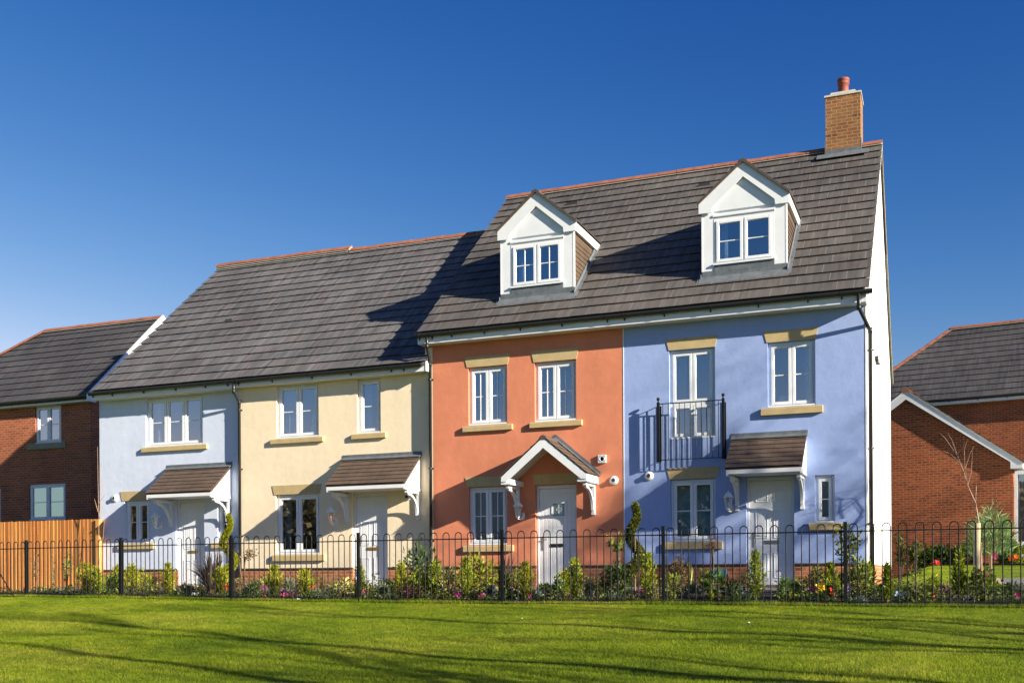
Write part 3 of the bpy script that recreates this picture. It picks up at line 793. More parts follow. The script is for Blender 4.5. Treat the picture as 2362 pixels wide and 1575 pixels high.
gable_porch(terra, -7.355, .93, 2.235, 3.0, -.78, 0)

def dormer(par, cx, bar, orn=None):
    yf, hw = .42, .81; 
    rf = lambda yy: 5.40+.8797*(yy+.33)        # main roof plane
    zb, ze, za = rf(yf), 7.34, 8.32
    m = MB()                                     # front: two white corner boards and the head
    m.box(cx-hw, cx-.585, yf, yf+.06, zb+.17, 7.50); m.box(cx+.585, cx+hw, yf, yf+.06, zb+.17, 7.50)
    m.box(cx-.585, cx+.585, yf+.035, yf+.06, 7.25, 7.40)
    m.box(cx-.60, cx+.60, yf-.02, yf+.035, 7.285, 7.325)
    o = m.build('dormer', M['upvc'], par)
    g = MB(); g.prism([(cx-.70, 7.40), (cx+.70, 7.40), (cx+.70, 7.50), (cx, 8.12), (cx-.70, 7.50)], yf+.005, yf+.06); part(g, 'gable_panel', M['upvc'], o)
    # window
    f = MB(); x0, x1, z0, z1 = cx-.583, cx+.583, 6.335, 7.248
    ring(f, x0, x1, z0, z1, yf-.005, yf+.07, .045); f.box(x0-.01, x1+.02, yf-.045, yf-.006, z0-.006, z0+.03)
    f.box(cx-.012, cx+.012, yf, yf+.06, z0+.04, z1-.04)
    part(f, 'window_frame', M['upvc'], o)
    for (a, b) in ((x0+.05, cx-.016), (cx+.016, x1-.05)):
        s = MB(); za_, zb_ = z0+.05, z1-.05; sw = .055; ring(s, a, b, za_, zb_, yf-.02, yf+.05, sw)
        zm = (za_+zb_)/2; s.box(a+sw, b-sw, yf+.008, yf+.018, zm-.010, zm+.010)
        if bar == 'grid': s.box((a+b)/2-.010, (a+b)/2+.010, yf+.006, yf+.0165, za_+sw, zb_-sw)
        so = part(s, 'sash', M['upvc'], o); bevel(so, .006, 2)
        p = MB(); p.quad((a+sw-.003, yf+.02, za_+sw-.003), (b-sw+.003, yf+.02, za_+sw-.003), (b-sw+.003, yf+.02, zb_-sw+.003), (a+sw-.003, yf+.02, zb_-sw+.003)); part(p, 'pane', M['glass'], o)
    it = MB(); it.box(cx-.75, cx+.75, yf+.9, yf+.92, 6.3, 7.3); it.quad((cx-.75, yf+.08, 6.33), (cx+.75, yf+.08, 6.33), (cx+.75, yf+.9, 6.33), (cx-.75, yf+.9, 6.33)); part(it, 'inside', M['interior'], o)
    for (a, b) in ((0, .14),):
        c_ = MB(); curtain_sheet(c_, x0+.1+a, x0+.1+b, z0, z1, yf+.2, .02); part(c_, 'curtain', M['curtain'], o)
    # tile hung cheeks
    for s in (-1, 1):
        k = MB(); xs = cx+s*hw
        yk = (7.34-5.40)/.8797-.33
        poly = [(yf+.063, rf(yf)-.05), (yk+.1, rf(yk)+.04), (yf+.063, 7.36)]
        k.prism(poly, xs-s*.06, xs-s*.004, axis='x')
        rows = 11; g_ = .10
        t0 = len(k.f)
        # courses
        for r in range(rows):
            z_ = 6.20+g_*r
            if z_+g_ > 7.42: break
            yl = max(yf+.002, yf+.002); ye_ = (z_+g_-5.40)/.8797-.33
            if ye_ < yf+.03: continue
            A = Vector((0, 1, 0)) if s > 0 else Vector((0, -1, 0))
            O = Vector((xs, yf+.002, z_)) if s > 0 else Vector((xs, ye_, z_))
            tiles(k, O, A, (0, 0, 1), ye_-yf-.002, g_, g=g_, w=.17, t=.014, jit=.002, u0=(r % 2)*.085)
            for q in list(k.uv):
                if q >= t0: pass
        for f_ in range(len(k.f)):
            if f_ not in k.uv: k.uv[f_] = [(.08, .05)]*len(k.f[f_])
        part(k, 'cheek', M['tile_hung'], o)
        b_ = MB(); b_.box(min(xs-s*.01, xs+s*.018), max(xs-s*.01, xs+s*.018), yf-.004, yf+.06, zb+.17, 7.40); part(b_, 'corner_trim', M['upvc'], o)
        # lead soaker where cheek meets the roof
        l_ = MB(); l_.prism([(yf-.05, rf(yf-.05)+.03), (yk+.1, rf(yk+.1)+.03), (yk+.1, rf(yk+.1)+.13), (yf-.05, rf(yf-.05)+.13)], min(xs+s*.022, xs+s*.034), max(xs+s*.022, xs+s*.034), axis='x')
        l_.prism([(yf-.12, rf(yf-.12)+.034), (yk+.1, rf(yk+.1)+.034), (yk+.1, rf(yk+.1)+.044), (yf-.12, rf(yf-.12)+.044)], min(xs+s*.03, xs+s*.10), max(xs+s*.03, xs+s*.10), axis='x')
        part(l_, 'flashing', M['lead'], o)
    a_ = MB(); a_.box(cx-hw-.005, cx+hw+.005, yf-.012, yf+.05, zb-.02, zb+.168)
    a_.box(cx-.575, cx+.575, yf-.014, yf+.02, zb+.14, 6.328)
    a_.prism([(yf-.012, zb+.06), (yf-.16, rf(yf-.16)+.036), (yf-.16, rf(yf-.16)+.026), (yf-.012, zb+.02)], cx-hw-.06, cx+hw+.06, axis='x')
    part(a_, 'apron_flashing', M['lead'], o)
    # roof
    yo = .355; rh = .885; zt = 7.575
    r_ = MB(); L = Vector((rh, 0, za-zt)).length
    yback = lambda z_: (z_-5.40)/.8797-.33
    for s in (-1, 1):
        U = Vector((-s*rh, 0, za-zt)); dep0, dep1 = yback(zt)-yo, yback(za)-yo
        if s > 0: tiles(r_, (cx+rh, yo, zt), (0, 1, 0), U, dep1, L, g=L/4, w=.30, lim=lambda v: (0, dep0+(dep1-dep0)*v/L))
        else: tiles(r_, (cx-rh, yo, zt), (0, -1, 0), U, dep1, L, g=L/4, w=.30, lim=lambda v: (-(dep0+(dep1-dep0)*v/L), 0))
    for k in list(r_.uv): r_.uv[k] = [(a, b*.375/(L/4)) for a, b in r_.uv[k]]
    t0 = len(r_.f); r_.prism([(cx-.10, za-.06), (cx-.07, za+.0), (cx, za+.03), (cx+.07, za+.0), (cx+.10, za-.06)], yo-.008, yback(za)+.05)
    for f_ in range(t0, len(r_.f)): r_.uv[f_] = [(.15, .1)]*len(r_.f[f_])
    part(r_, 'dormer_roof', M['tile'], o)
    vg = MB()
    for s in (-1, 1):
        vg.prism([(cx, za+.012), (cx+s*(rh+.012), zt+.012), (cx+s*(rh+.012), zt-.040), (cx, za-.045)], yo-.028, yo+.05)
    part(vg, 'verge_tile', M['tile_hung_dark'], o)
    b = MB()
    for s in (-1, 1):
        xe = cx+s*(rh-.012)
        b.prism([(cx, za-.022), (xe, zt-.012), (xe, zt-.205), (cx+s*.615, zt-.205), (cx+s*.60, zt-.10), (cx, za-.325)], yo+.015, yo+.04)
    part(b, 'bargeboard', M['upvc'], o)
    for s in (-1, 1):
        u = MB(); x0_, x1_ = sorted((cx+s*(rh-.012), cx+s*(rh-.03)))
        u.prism([(yo+.041, zt-.02), (yback(zt)-.02, zt-.02), (yback(zt-.17)-.02, zt-.19), (yo+.041, zt-.19)], x0_, x1_, axis='x')
        part(u, 'eave_fascia', M['upvc'], o)
    v_ = MB()
    for s in (-1, 1):
        x0_, x1_ = sorted((cx+s*(rh-.03), cx+s*(hw-.03)))
        v_.box(x0_, x1_, yo+.042, yback(7.34)+.1, zt-.19, zt-.178)
        v_.prism([(cx, za-.03), (cx+s*(rh-.04), zt-.03), (cx+s*(rh-.04), zt-.06), (cx, za-.09)], yo+.041, yback(zt))
    part(v_, 'soffit', M['soffit'], o)
    return o
dormer(terra, -7.905, 'grid')
for px, py in ((1309, 465),):
    v = at(px, 3.6, py); z_ = 5.40+.8797*(4.05+.33)
    m = MB(); m.box(v.x-.15, v.x+.12, 3.98, 4.12, z_-.03, z_+.045); part(m, 'roof_vent', M['rubber'], terra)

# --- blue house
blue = thing('terraced_house', 'blue three storey end of terrace house with a white gable and brick chimney', 'house', (-3.6, 0, 0), group='rendered terraced houses')
m = MB(); wall(m, -5.905, -1.292, .43, 5.19, y, [(-4.985, -4.08, 2.895, 4.64), (-3.08, -2.205, 3.395, 4.63), (-4.975, -4.085, .885, 2.105), (-3.50, -2.605, .43, 2.105), (-2.225, -1.87, 1.195, 2.085)])
m.box(-3.51, -2.6, y+.14, y+1.2, -.2, .43, 1)
m.build('wall', [M['blue'], M['interior']], blue)
m = MB(); m.quad((-5.905, YB, -.3), (-5.905, YB, 5.35), (-1.292, YB, 5.35), (-1.292, YB, -.3)); part(m, 'back_wall', M['blue'], blue)
m = MB(); gable_side(m, -1.29, 0, YB, 5.30, 9.72, .43, 1); gable_side(m, -1.33, .01, YB, 5.30, 9.72, .43, -1); m.box(-1.318, -1.2905, -.006, .02, .44, 5.16)
part(m, 'gable_wall', M['white_render'], blue)
plinth(blue, -5.91, -1.302, y, [(-3.50, -2.605)])
m = MB(); m.box(-1.40, -1.302, .014, YB, -.35, .428); part(m, 'gable_plinth', M['plinth'], blue)
w = window(blue, -4.985, -4.08, 2.895, 4.64, y, 2, None, curtain=[(.02, .30)], transom=3.585); ornament(w, -4.25, y+.4, 2.95, [(.16, 0), (.17, .2), (.12, .35), (.02, .42)], 'curtain')
w = window(blue, -3.08, -2.205, 3.395, 4.63, y, 2, 'h', curtain=[(.78, 1)]); ornament(w, -2.83, y+.3, 3.45, [(.12, 0), (.13, .08), (.08, .2), (.02, .22)])
window(blue, -4.975, -4.085, .885, 2.105, y, 2, 'h', glass='glass_matte', room_blind='interior_teal')
window(blue, -2.225, -1.87, 1.195, 2.085, y, 1, 'h', glass='glass_obs')
sill(blue, -3.21, -2.07, 3.385, y, .135); sill(blue, -5.07, -3.95, .88, y, .14); sill(blue, -2.34, -1.74, 1.19, y, .13)
for (a, b, z0, z1) in ((-4.99, -4.08, 4.645, 4.865), (-3.10, -2.20, 4.635, 4.85), (-4.99, -4.05, 2.115, 2.335)): lintel(blue, a, b, z0, z1, y)
door(blue, -3.50, -2.605, 2.105, y, 'six', 'chrome')
canopy(blue, -3.765, -2.36, y, -3.665, -2.45)
lamp(blue, -3.81, y, 1.64)
flue(blue, -5.40, y, 2.20)
roof_pair(blue, -5.91, -1.225, -.33, 5.40, YR, 9.915, 'tile')
ridge_tiles(blue, -5.91, -2.45, YR, 10.0); ridge_tiles(blue, -1.67, -1.22, YR, 10.0)
for s in (-1, 1):
    m = MB(); ye_ = -.30 if s < 0 else 2*YR+.30
    m.prism([(ye_, 5.375), (YR, 9.875), (YR, 9.80), (ye_-s*.05, 5.30)], -1.288, -1.232, axis='x'); part(m, 'verge', M['mortar'], blue)
eaves(blue, -5.91, -1.285, -.295, y, 5.166, 5.365)
m = MB(); m.prism([(-.296, 5.165), (.0, 5.165), (.0, 5.60), (-.296, 5.39)], -1.30, -1.275, axis='x'); part(m, 'eave_box_end', M['upvc'], blue)
gutter(blue, -5.91, -1.17, -.352, 5.372, [-5.80, -5.0, -4.1, -3.2, -2.3, -1.7])
downpipe(blue, [(-1.40, -.352, 5.33), (-1.40, -.352, 5.06), (-1.235, .09, 4.72), (-1.235, .09, .02)], [4.36, 2.55, 1.15], .037)
dormer(blue, -3.59, 'h')
v = at(1618, 3.6, 421.6); z_ = 5.40+.8797*(4.05+.33)
m = MB(); m.box(v.x-.15, v.x+.12, 3.98, 4.12, z_-.03, z_+.045); part(m, 'roof_vent', M['rubber'], blue)
m = MB(); m.box(-1.29, -1.22, 2.45, 2.60, 4.62, 4.70); m.lathe((-1.23, 2.52, 4.62), [(.03, -.1), (.05, -.07), (.05, 0)], 10); part(m, 'security_light', M['black'], blue)
# chimney
m = MB(); m.box(-2.44, -1.68, 4.55, 5.30, 9.2, 11.035); ch = m.build('chimney', M['chimney'], blue)
m = MB(); m.box(-2.46, -1.66, 4.53, 5.32, 11.035, 11.075); m.prism([(-2.37, 11.075), (-1.75, 11.075), (-1.80, 11.155), (-2.32, 11.155)], 4.62, 5.23); part(m, 'chimney_cap', M['mortar'], ch)
m = MB(); m.lathe((-2.075, 4.92, 11.14), [(.135, 0), (.122, .05), (.116, .27), (.134, .285), (.134, .31), (.122, .325), (.124, .345), (.136, .36), (.138, .40), (.124, .415), (.10, .415), (.095, .2)], 20); part(m, 'chimney_pot', M['pot'], ch, True)
m = MB(); zc = 5.40+.8797*(4.55+.33)
m.box(-2.455, -1.665, 4.535, 4.548, zc-.05, zc+.14)
U = Vector((0, 1, .8797)).normalized(); nn = Vector((0, -U.z, U.y)); a = Vector((0, 4.54, zc+.03)); c_ = a-U*.26
m.prism([(a.y+nn.y*.03, a.z+nn.z*.03), (c_.y+nn.y*.045, c_.z+nn.z*.045), (c_.y+nn.y*.035, c_.z+nn.z*.035), (a.y, a.z)], -2.62, -1.50, axis='x')
m.box(-1.678, -1.665, 4.548, 5.30, 9.75, 10.02); m.box(-2.455, -2.442, 4.548, 5.30, 9.75, 10.02)
part(m, 'chimney_flashing', M['lead'], ch)
# Juliet balcony railing
m = MB(); xl, xr, yo = -5.17, -3.90, -.155
ba = None
b = MB()
b.box(xl-.01, xr+.01, yo-.007, yo+.007, 3.575, 3.592); b.box(xl, xr, yo-.007, yo+.007, 2.478, 2.492)
for xx in (xl, xr):
    for zz in (3.58, 2.485): b.box(xx-.007, xx+.007, yo, -.02, zz-.007, zz+.007)
ba = b.build('balcony_railing', M['iron'], blue)
for xx in (xl, xr):
    p = MB(); p.box(xx-.024, xx+.024, yo-.024, yo+.024, 2.455, 3.615); p.lathe((xx, yo, 3.615), [(.024, 0), (.012, .012), (.012, .03), (.028, .045), (.034, .065), (.028, .087), (.005, .098)], 12); part(p, 'post', M['iron'], ba)
    w_ = MB(); w_.box(xx-.028, xx+.028, -.018, -.001, 2.47, 3.56); part(w_, 'wall_plate', M['iron'], ba)
for k in range(11):
    xx = xl+(xr-xl)*(k+.85)/11.7
    p = MB(); p.tube([(xx, yo, 2.48), (xx, yo, 3.58)], .0075, 6); part(p, 'baluster', M['iron'], ba)
for xx in (xl, xr):
    p = MB(); p.tube([(xx, yo/2, 2.48), (xx, yo/2, 3.58)], .0075, 6); part(p, 'baluster', M['iron'], ba)
# blue plaque on the plinth
v0, v1 = at(1645, 0, 1312), at(1676, 0, 1333)
m = MB(); ring(m, v0.x, v1.x, v1.z, v0.z, -.01, .015, .03); o = part(m, 'meter_cover', plain('blue_frame', (.06, .22, .50), .5), blue)
m = MB(); m.box(v0.x+.03, v1.x-.03, -.004, .014, v1.z+.03, v0.z-.03); part(m, 'cover_plate', plain('teal_plate', (.10, .30, .34), .5), o)
m = MB(); m.box(-3.55, -2.55, -.42, .06, -.12, .035); part(m, 'doorstep', M['step'], blue)
m = MB(); m.box(-7.86, -6.86, -.42, .06, -.12, .035); part(m, 'doorstep', M['step'], terra)
m = MB(); m.box(-12.24, -11.25, -.35, .13, -.12, .03); part(m, 'doorstep', M['step'], cream)
m = MB(); m.box(-17.13, -16.2, -.30, .20, -.12, .06); part(m, 'doorstep', M['step'], pale)
# ------------------------------------------------------------------ ground
def fy(X):
    d = max(0., -9.-X); return -4.5 + min(d, 14)**2*.0065
def sst(a, b, x):
    t = min(1, max(0, (x-a)/(b-a))); return t*t*(3-2*t)
def gz(X, Y):
    yf = fy(X); base = -.20 + min(.08, .009*max(0., -X-8)) - .02*sst(-4, 1, X)
    if Y < yf:
        return base - .0609*min(yf-Y, 22.) + .02*math.sin(X*.7+Y*.4)*sst(0, 2, yf-Y) + .012*math.sin(X*1.9-Y*1.3)*sst(0, 2, yf-Y)
    t = sst(yf, -1.3, Y); z = base*(1-t)
    z += .5*sst(-1.0, 16, Y)*sst(-1.5, -.2, X) + .9*sst(1, 6, Y)*sst(-19.2, -21.5, X)
    return z
def sheet(name, X0, X1, Y0, Y1, nx, ny, mat, dz=0, k='structure'):
    """ground sheet; Y0/Y1 may be functions of X"""
    m = MB(); f0 = Y0 if callable(Y0) else (lambda x: Y0); f1 = Y1 if callable(Y1) else (lambda x: Y1)
    for i in range(nx+1):
        x = X0+(X1-X0)*i/nx; a, b = f0(x), f1(x)
        for j in range(ny+1):
            yy = a+(b-a)*j/ny; m.v.append((x, yy, gz(x, yy)+dz))
    for i in range(nx):
        for j in range(ny):
            p = i*(ny+1)+j; m.f.append((p, p+ny+1, p+ny+2, p+1)); m.m.append(0)
    return kind(m.build(name, mat, None, True), k)
# one big sheet to the horizon, just under the others
m = MB(); xs = [-900, -300, -120, -60]+[-40+2.5*i for i in range(29)]+[40, 60, 120, 300, 900]
ys = [-900, -300, -120, -60, -40, -30]+[-26+1.5*i for i in range(30)]+[25, 40, 60, 120, 300, 900]
for x in xs:
    for yy in ys: m.v.append((x, yy, gz(x, yy)-.10))
for i in range(len(xs)-1):
    for j in range(len(ys)-1):
        p = i*len(ys)+j; m.f.append((p, p+len(ys), p+len(ys)+1, p+1)); m.m.append(0)
kind(m.build('ground', M['lawn'], None, True), 'structure')
sheet('lawn', -42, 24, lambda x: -44, lambda x: fy(x)-.03, 90, 60, M['lawn'], -.012)
sheet('flower_bed', -26, 24, lambda x: fy(x)-.08, lambda x: -2.5, 120, 8, M['soil'], .012)
sheet('path', -19.3, -1.15, lambda x: -2.55, lambda x: -1.05, 60, 4, M['paving'], .022)
sheet('flower_bed', -19.3, -1.15, lambda x: -1.08, lambda x: .3, 60, 3, M['soil'], .010)
for a, b in ((-17.15, -16.15), (-12.3, -11.2), (-7.9, -6.8), (-3.6, -2.5)):
    sheet('path', a, b, lambda x: -1.15, lambda x: .0, 3, 4, M['paving'], .026)
sheet('path', -1.15, 24, lambda x: -3.35, lambda x: -2.85, 40, 3, M['paving'], .02)
sheet('lawn', -1.28, 24, lambda x: -2.9, lambda x: 16., 60, 40, M['lawn'], .012)
sheet('driveway', 1.05, 7, lambda x: -3.4, lambda x: 4, 8, 14, plain('asphalt', (.075, .075, .08), .9, var=.2, scale=30, bmp=.4), .03)
m = MB()
for j in range(12):
    ya, yb_ = -3.4+.62*j, -3.4+.62*(j+1)-.012
    m.box(.98, 1.06, ya, yb_, gz(1, ya)-.05, gz(1, ya)+.05)
kind(m.build('kerb', M['step'], None), 'structure')

# grass blades on the front lawn
def grass(n, seed, name, zone, h0, h1, w=.0055, front=True):
    rs = np.random.RandomState(seed); X, Y = zone(rs, n)
    yf = np.array([fy(x) for x in X]); ok = (Y < yf+.03) if front else (Y > yf); X, Y = X[ok], Y[ok]; n = len(X)
    Z = np.array([gz(x, y_) for x, y_ in zip(X, Y)])-.014
    cl = .5+.5*np.sin(X*2.3+np.sin(Y*1.7)*2)*np.sin(Y*2.9+np.sin(X*1.1)*2)
    H = (h0+(h1-h0)*rs.rand(n))*(.75+.5*cl); a = rs.rand(n)*2*np.pi; ln = rs.rand(n)*.9*H; la = rs.rand(n)*2*np.pi
    dx, dy = np.cos(a)*w/2, np.sin(a)*w/2
    V = np.empty((n, 3, 3), np.float32)
    V[:, 0] = np.c_[X-dx, Y-dy, Z]; V[:, 1] = np.c_[X+dx, Y+dy, Z]; V[:, 2] = np.c_[X+np.cos(la)*ln, Y+np.sin(la)*ln, Z+H]
    me = bpy.data.meshes.new(name); me.vertices.add(3*n); me.vertices.foreach_set('co', V.ravel())
    me.loops.add(3*n); me.loops.foreach_set('vertex_index', np.arange(3*n, dtype=np.int32))
    me.polygons.add(n); me.polygons.foreach_set('loop_start', np.arange(0, 3*n, 3, dtype=np.int32)); me.polygons.foreach_set('loop_total', np.full(n, 3, np.int32))
    me.materials.append(M['blade']); me.update(calc_edges=True); o = bpy.data.objects.new(name, me); col.objects.link(o)
    return kind(o, 'stuff')
def zone_front(rs, n):
    Y = -13.4+rs.rand(n)*9.6
    l = -.66*(Y+20.7)*1.0; l = np.array([at(0, yy).x for yy in (-13.4, -3.8)]); r = np.array([at(2362, yy).x for yy in (-13.4, -3.8)])
    t = (Y+13.4)/9.6; L = l[0]+(l[1]-l[0])*t-1.6; Rr = r[0]+(r[1]-r[0])*t+1.6
    return L+(Rr-L)*rs.rand(n), Y
go = grass(640000, 3, 'grass', zone_front, .014, .032, .0045)
go['label'] = 'short mown green lawn grass in front of the iron railing'; go['category'] = 'grass'
def zone_edge(rs, n):
    X = -19+rs.rand(n)*23; Y = np.array([fy(x) for x in X])-.10+rs.rand(n)*.13; return X, Y
ge = grass(26000, 5, 'grass', zone_edge, .03, .085)
ge['label'] = 'longer ragged grass fringe along the foot of the iron railing'; ge['category'] = 'grass'
def zone_right(rs, n):
    return -1.15+rs.rand(n)*2.1+rs.rand(n)*.0, -2.8+rs.rand(n)*15.5
gr_ = grass(60000, 9, 'grass', zone_right, .03, .06, .008, False)
gr_['label'] = 'sunlit rising lawn grass beyond the railing at the right'; gr_['category'] = 'grass'

# ------------------------------------------------------------------ brick house at the far left
bl = thing('brick_house', 'red brick house with a hipped grey tiled roof behind the wooden fence', 'house', (-24.3, 5, 0))
y = 5.0
m = MB(); wall(m, -32.0, -24.28, -.6, 5.70, y, [(-26.50, -25.44, 4.47, 5.64), (-26.77, -25.28, 2.06, 3.20), (-29.1, -27.97, 2.06, 3.12)], .07)
m.quad((-24.28, y, -.6), (-24.28, 11, -.6), (-24.28, 11, 5.8), (-24.28, y, 5.8)); m.tri((-24.28, y, 5.8), (-24.28, 11, 5.8), (-24.28, 8, 8.6))
m.quad((-32, 11, -.6), (-32, 11, 5.8), (-24.28, 11, 5.8), (-24.28, 11, -.6)); m.quad((-32, y, -.6), (-32, y, 5.8), (-32, 11, 5.8), (-32, 11, -.6))
m.build('wall', [M['brick_dark'], M['interior']], bl)
window(bl, -26.50, -25.44, 4.47, 5.64, y, 2, 'h', setback=.04); window(bl, -26.77, -25.28, 2.06, 3.20, y, 2, 'h', setback=.04); window(bl, -29.1, -27.97, 2.06, 3.12, y, 2, 'h', setback=.04)
m = MB(); m.box(-26.80, -25.25, y-.05, y+.05, 4.29, 4.465); part(m, 'sill', plain('grey_stone', (.26, .24, .17), .9), bl)
m = MB(); U = Vector((0, 3.32, 3.08)); L = U.length; hipx = lambda v: -32.4+3.32*v/L
tiles(m, (0, 4.68, 5.77), (1, 0, 0), U, -24.10, L, lim=lambda v: (hipx(v), -24.10))
slab(m, -29.1, -24.07, 4.72, 5.74, 8, 8.80)
m.tri((-32.3, 4.72, 5.74), (-29.1, 4.72, 5.74), (-29.1, 8, 8.80))
Ub = Vector((0, -3.32, 3.08)); m.prism([(8, 8.80), (11.3, 5.75), (11.3, 5.65), (8, 8.68)], -29.08, -24.05, axis='x')
m.tri((-32.4, 4.68, 5.77), (-29.08, 8, 8.85), (-32.4, 11.3, 5.77)); m.tri((-32.4, 11.3, 5.77), (-29.08, 8, 8.80), (-29.08, 11.3, 5.77))
for f_ in range(len(m.f)):
    if f_ not in m.uv: m.uv[f_] = [(.15, .1)]*len(m.f[f_])
m.build('roof', M['tile_far'], bl)
ridge_tiles(bl, -29.08, -24.02, 8.0, 8.95)
def hip_tiles(par, p0, p1, w=.15):
    p0, p1 = Vector(p0), Vector(p1); d = (p1-p0).normalized(); s = d.cross(Vector((0, 0, 1))).normalized(); u = s.cross(d)
    m = MB(); n = max(1, round((p1-p0).length/.45)); dl = (p1-p0)/n
    for k in range(n):
        a, b = p0+dl*k+d*.006, p0+dl*(k+1)-d*.006; i = len(m.v)
        for q in (a, b):
            for (sx, sz) in ((-w, -.07), (-.05, .0), (0, .02), (.05, .0), (w, -.07), (0, -.05)): m.v.append(tuple(q+s*sx+u*(sz+.03)))
        m.f.append(tuple(i+t for t in range(6))); m.f.append(tuple(i+11-t for t in range(6))); m.m += [0, 0]
        for t in range(6):
            t2 = (t+1) % 6; m.f.append((i+t, i+6+t, i+6+t2, i+t2)); m.m.append(0)
    return m.build('hip_ridge', M['ridge'], par)
hip_tiles(bl, (-32.4, 4.68, 5.80), (-29.08, 8, 8.90))
eaves(bl, -32.2, -24.05, 4.76, y, 5.63, 5.80)
m = MB()
m.prism([(4.62, 5.60), (4.62, 5.82), (8.0, 8.945), (8.0, 8.66), (4.92, 5.80), (4.95, 5.60)], -24.06, -23.98, axis='x')
m.prism([(8.0, 8.945), (11.34, 5.80), (11.34, 5.62), (8.0, 8.66)], -24.06, -23.98, axis='x')
part(m, 'bargeboard', M['upvc'], bl)
gutter(bl, -32.3, -24.07, 4.70, 5.80, [-29.2, -28.2, -27.2, -26.2, -25.3, -24.3])

# ------------------------------------------------------------------ brick gabled outbuilding and hipped house on the right
ga = thing('brick_building', 'low red brick gable ended building with a white bargeboard beside the blue house', 'building', (-1.06, 15.31, 0), R(-8))
m = MB(); i = len(m.v); m.v += [(-3.05, 0, -.2), (3.03, 0, -.2), (3.03, 0, 3.68), (0, 0, 5.93), (-3.05, 0, 3.68)]; m.f.append((0, 1, 2, 3, 4)); m.m.append(0)
m.quad((3.03, 0, -.2), (3.03, 7, -.2), (3.03, 7, 3.68), (3.03, 0, 3.68)); m.quad((-3.05, 0, -.2), (-3.05, 0, 3.68), (-3.05, 7, 3.68), (-3.05, 7, -.2))
m.build('wall', M['brick'], ga)
m = MB(); hw, za, ze = 3.33, 6.02, 3.54
for s in (-1, 1):
    U = Vector((-s*hw, 0, za-ze)); L = U.length
    O, A = ((hw, -.14, ze), (0, 1, 0)) if s > 0 else ((-hw, 7, ze), (0, -1, 0))
    tiles(m, O, A, U, 7.14, L, t=.03)
m.prism([(0, za-.01), (hw-.02, ze-.015), (hw-.02, ze-.07), (0, za-.12), (-hw+.02, ze-.07), (-hw+.02, ze-.015)], -.10, 7)
for f_ in range(len(m.f)):
    if f_ not in m.uv: m.uv[f_] = [(.15, .1)]*len(m.f[f_])
m.build('roof', M['tile_far'], ga)
ro = MB()
for k in range(15):
    ro.prism([(-.15, za-.08), (-.05, za+.03), (0, za+.045), (.05, za+.03), (.15, za-.08)], -.15+.47*k, -.15+.47*k+.455)
part(ro, 'ridge', M['ridge'], ga)
m = MB()
for s in (-1, 1):
    m.prism([(0, za-.03), (s*(hw-.02), ze-.02), (s*(hw-.02), ze-.17), (s*2.98, ze-.17), (s*2.98, ze+.03), (0, za-.31)], -.125, -.10)
part(m, 'bargeboard', M['upvc'], ga)
m = MB()
for s in (-1, 1):
    m.prism([(0, za-.012), (s*(hw-.0), ze-.005), (s*(hw-.0), ze-.03), (0, za-.035)], -.145, -.10)
part(m, 'verge', M['mortar'], ga)
m = MB(); m.box(2.98, hw-.02, -.10, .3, ze-.18, ze-.165); m.box(hw-.03, hw-.01, -.10, 7, ze-.17, ze-.02); part(m, 'soffit', M['soffit'], ga)
# glazed side porch
m = MB(); m.box(3.08, 3.16, .02, .10, .35, 3.2); m.box(3.5, 3.56, .02, .10, .35, 3.2); m.box(3.08, 4.6, .02, .10, 3.2, 3.32); m.box(3.08, 4.6, .01, .11, .35, 1.18); sp_ = m.build('side_porch', M['upvc'], ga)
m = MB(); m.quad((3.16, .06, 1.18), (4.6, .06, 1.18), (4.6, .06, 3.2), (3.16, .06, 3.2)); part(m, 'pane', M['glass'], sp_)
m = MB(); m.box(3.06, 4.7, .9, .95, .3, 3.4); part(m, 'inside', M['interior'], sp_)

hh = thing('brick_house', 'large red brick house with a hipped dark roof behind the gable ended building', 'house', (-.37, 23.35, 0), R(-8))
m = MB(); m.quad((-3.2, .32, -.3), (13, .32, -.3), (13, .32, 6.70), (-3.2, .32, 6.70)); m.quad((-3.2, 8, -.3), (-3.2, .32, -.3), (-3.2, .32, 6.7), (-3.2, 8, 6.7)); m.quad((13, .32, -.3), (13, 8, -.3), (13, 8, 6.7), (13, .32, 6.7))
m.build('wall', M['brick'], hh)
m = MB(); U = Vector((0, 3.7, 3.42)); L = U.length
tiles(m, (0, 0, 6.84), (1, 0, 0), U, 13.2, L, lim=lambda v: (-3.55+3.72*v/L, 13.2))
slab(m, .2, 13.1, .04, 6.82, 3.7, 10.15)
m.tri((-3.5, .04, 6.82), (.2, .04, 6.82), (.2, 3.7, 10.15))
m.prism([(3.7, 10.2), (7.9, 6.8), (7.9, 6.7), (3.7, 10.08)], .2, 13.1, axis='x'); m.tri((-3.55, 0, 6.84), (.17, 3.7, 10.2), (-3.55, 7.9, 6.84)); m.tri((-3.55, 7.9, 6.84), (.17, 3.7, 10.2), (.2, 7.9, 6.8))
for f_ in range(len(m.f)):
    if f_ not in m.uv: m.uv[f_] = [(.15, .1)]*len(m.f[f_])
m.build('roof', M['tile_far'], hh)
ridge_tiles(hh, .17, 13.2, 3.7, 10.36); hip_tiles(hh, (-3.55, 0, 6.86), (.17, 3.7, 10.28))
eaves(hh, -3.4, 13.2, .06, .32, 6.655, 6.84)
gutter(hh, -3.45, 13.2, .0, 6.85, [-.4, .6, 1.6, 2.6, 3.6])

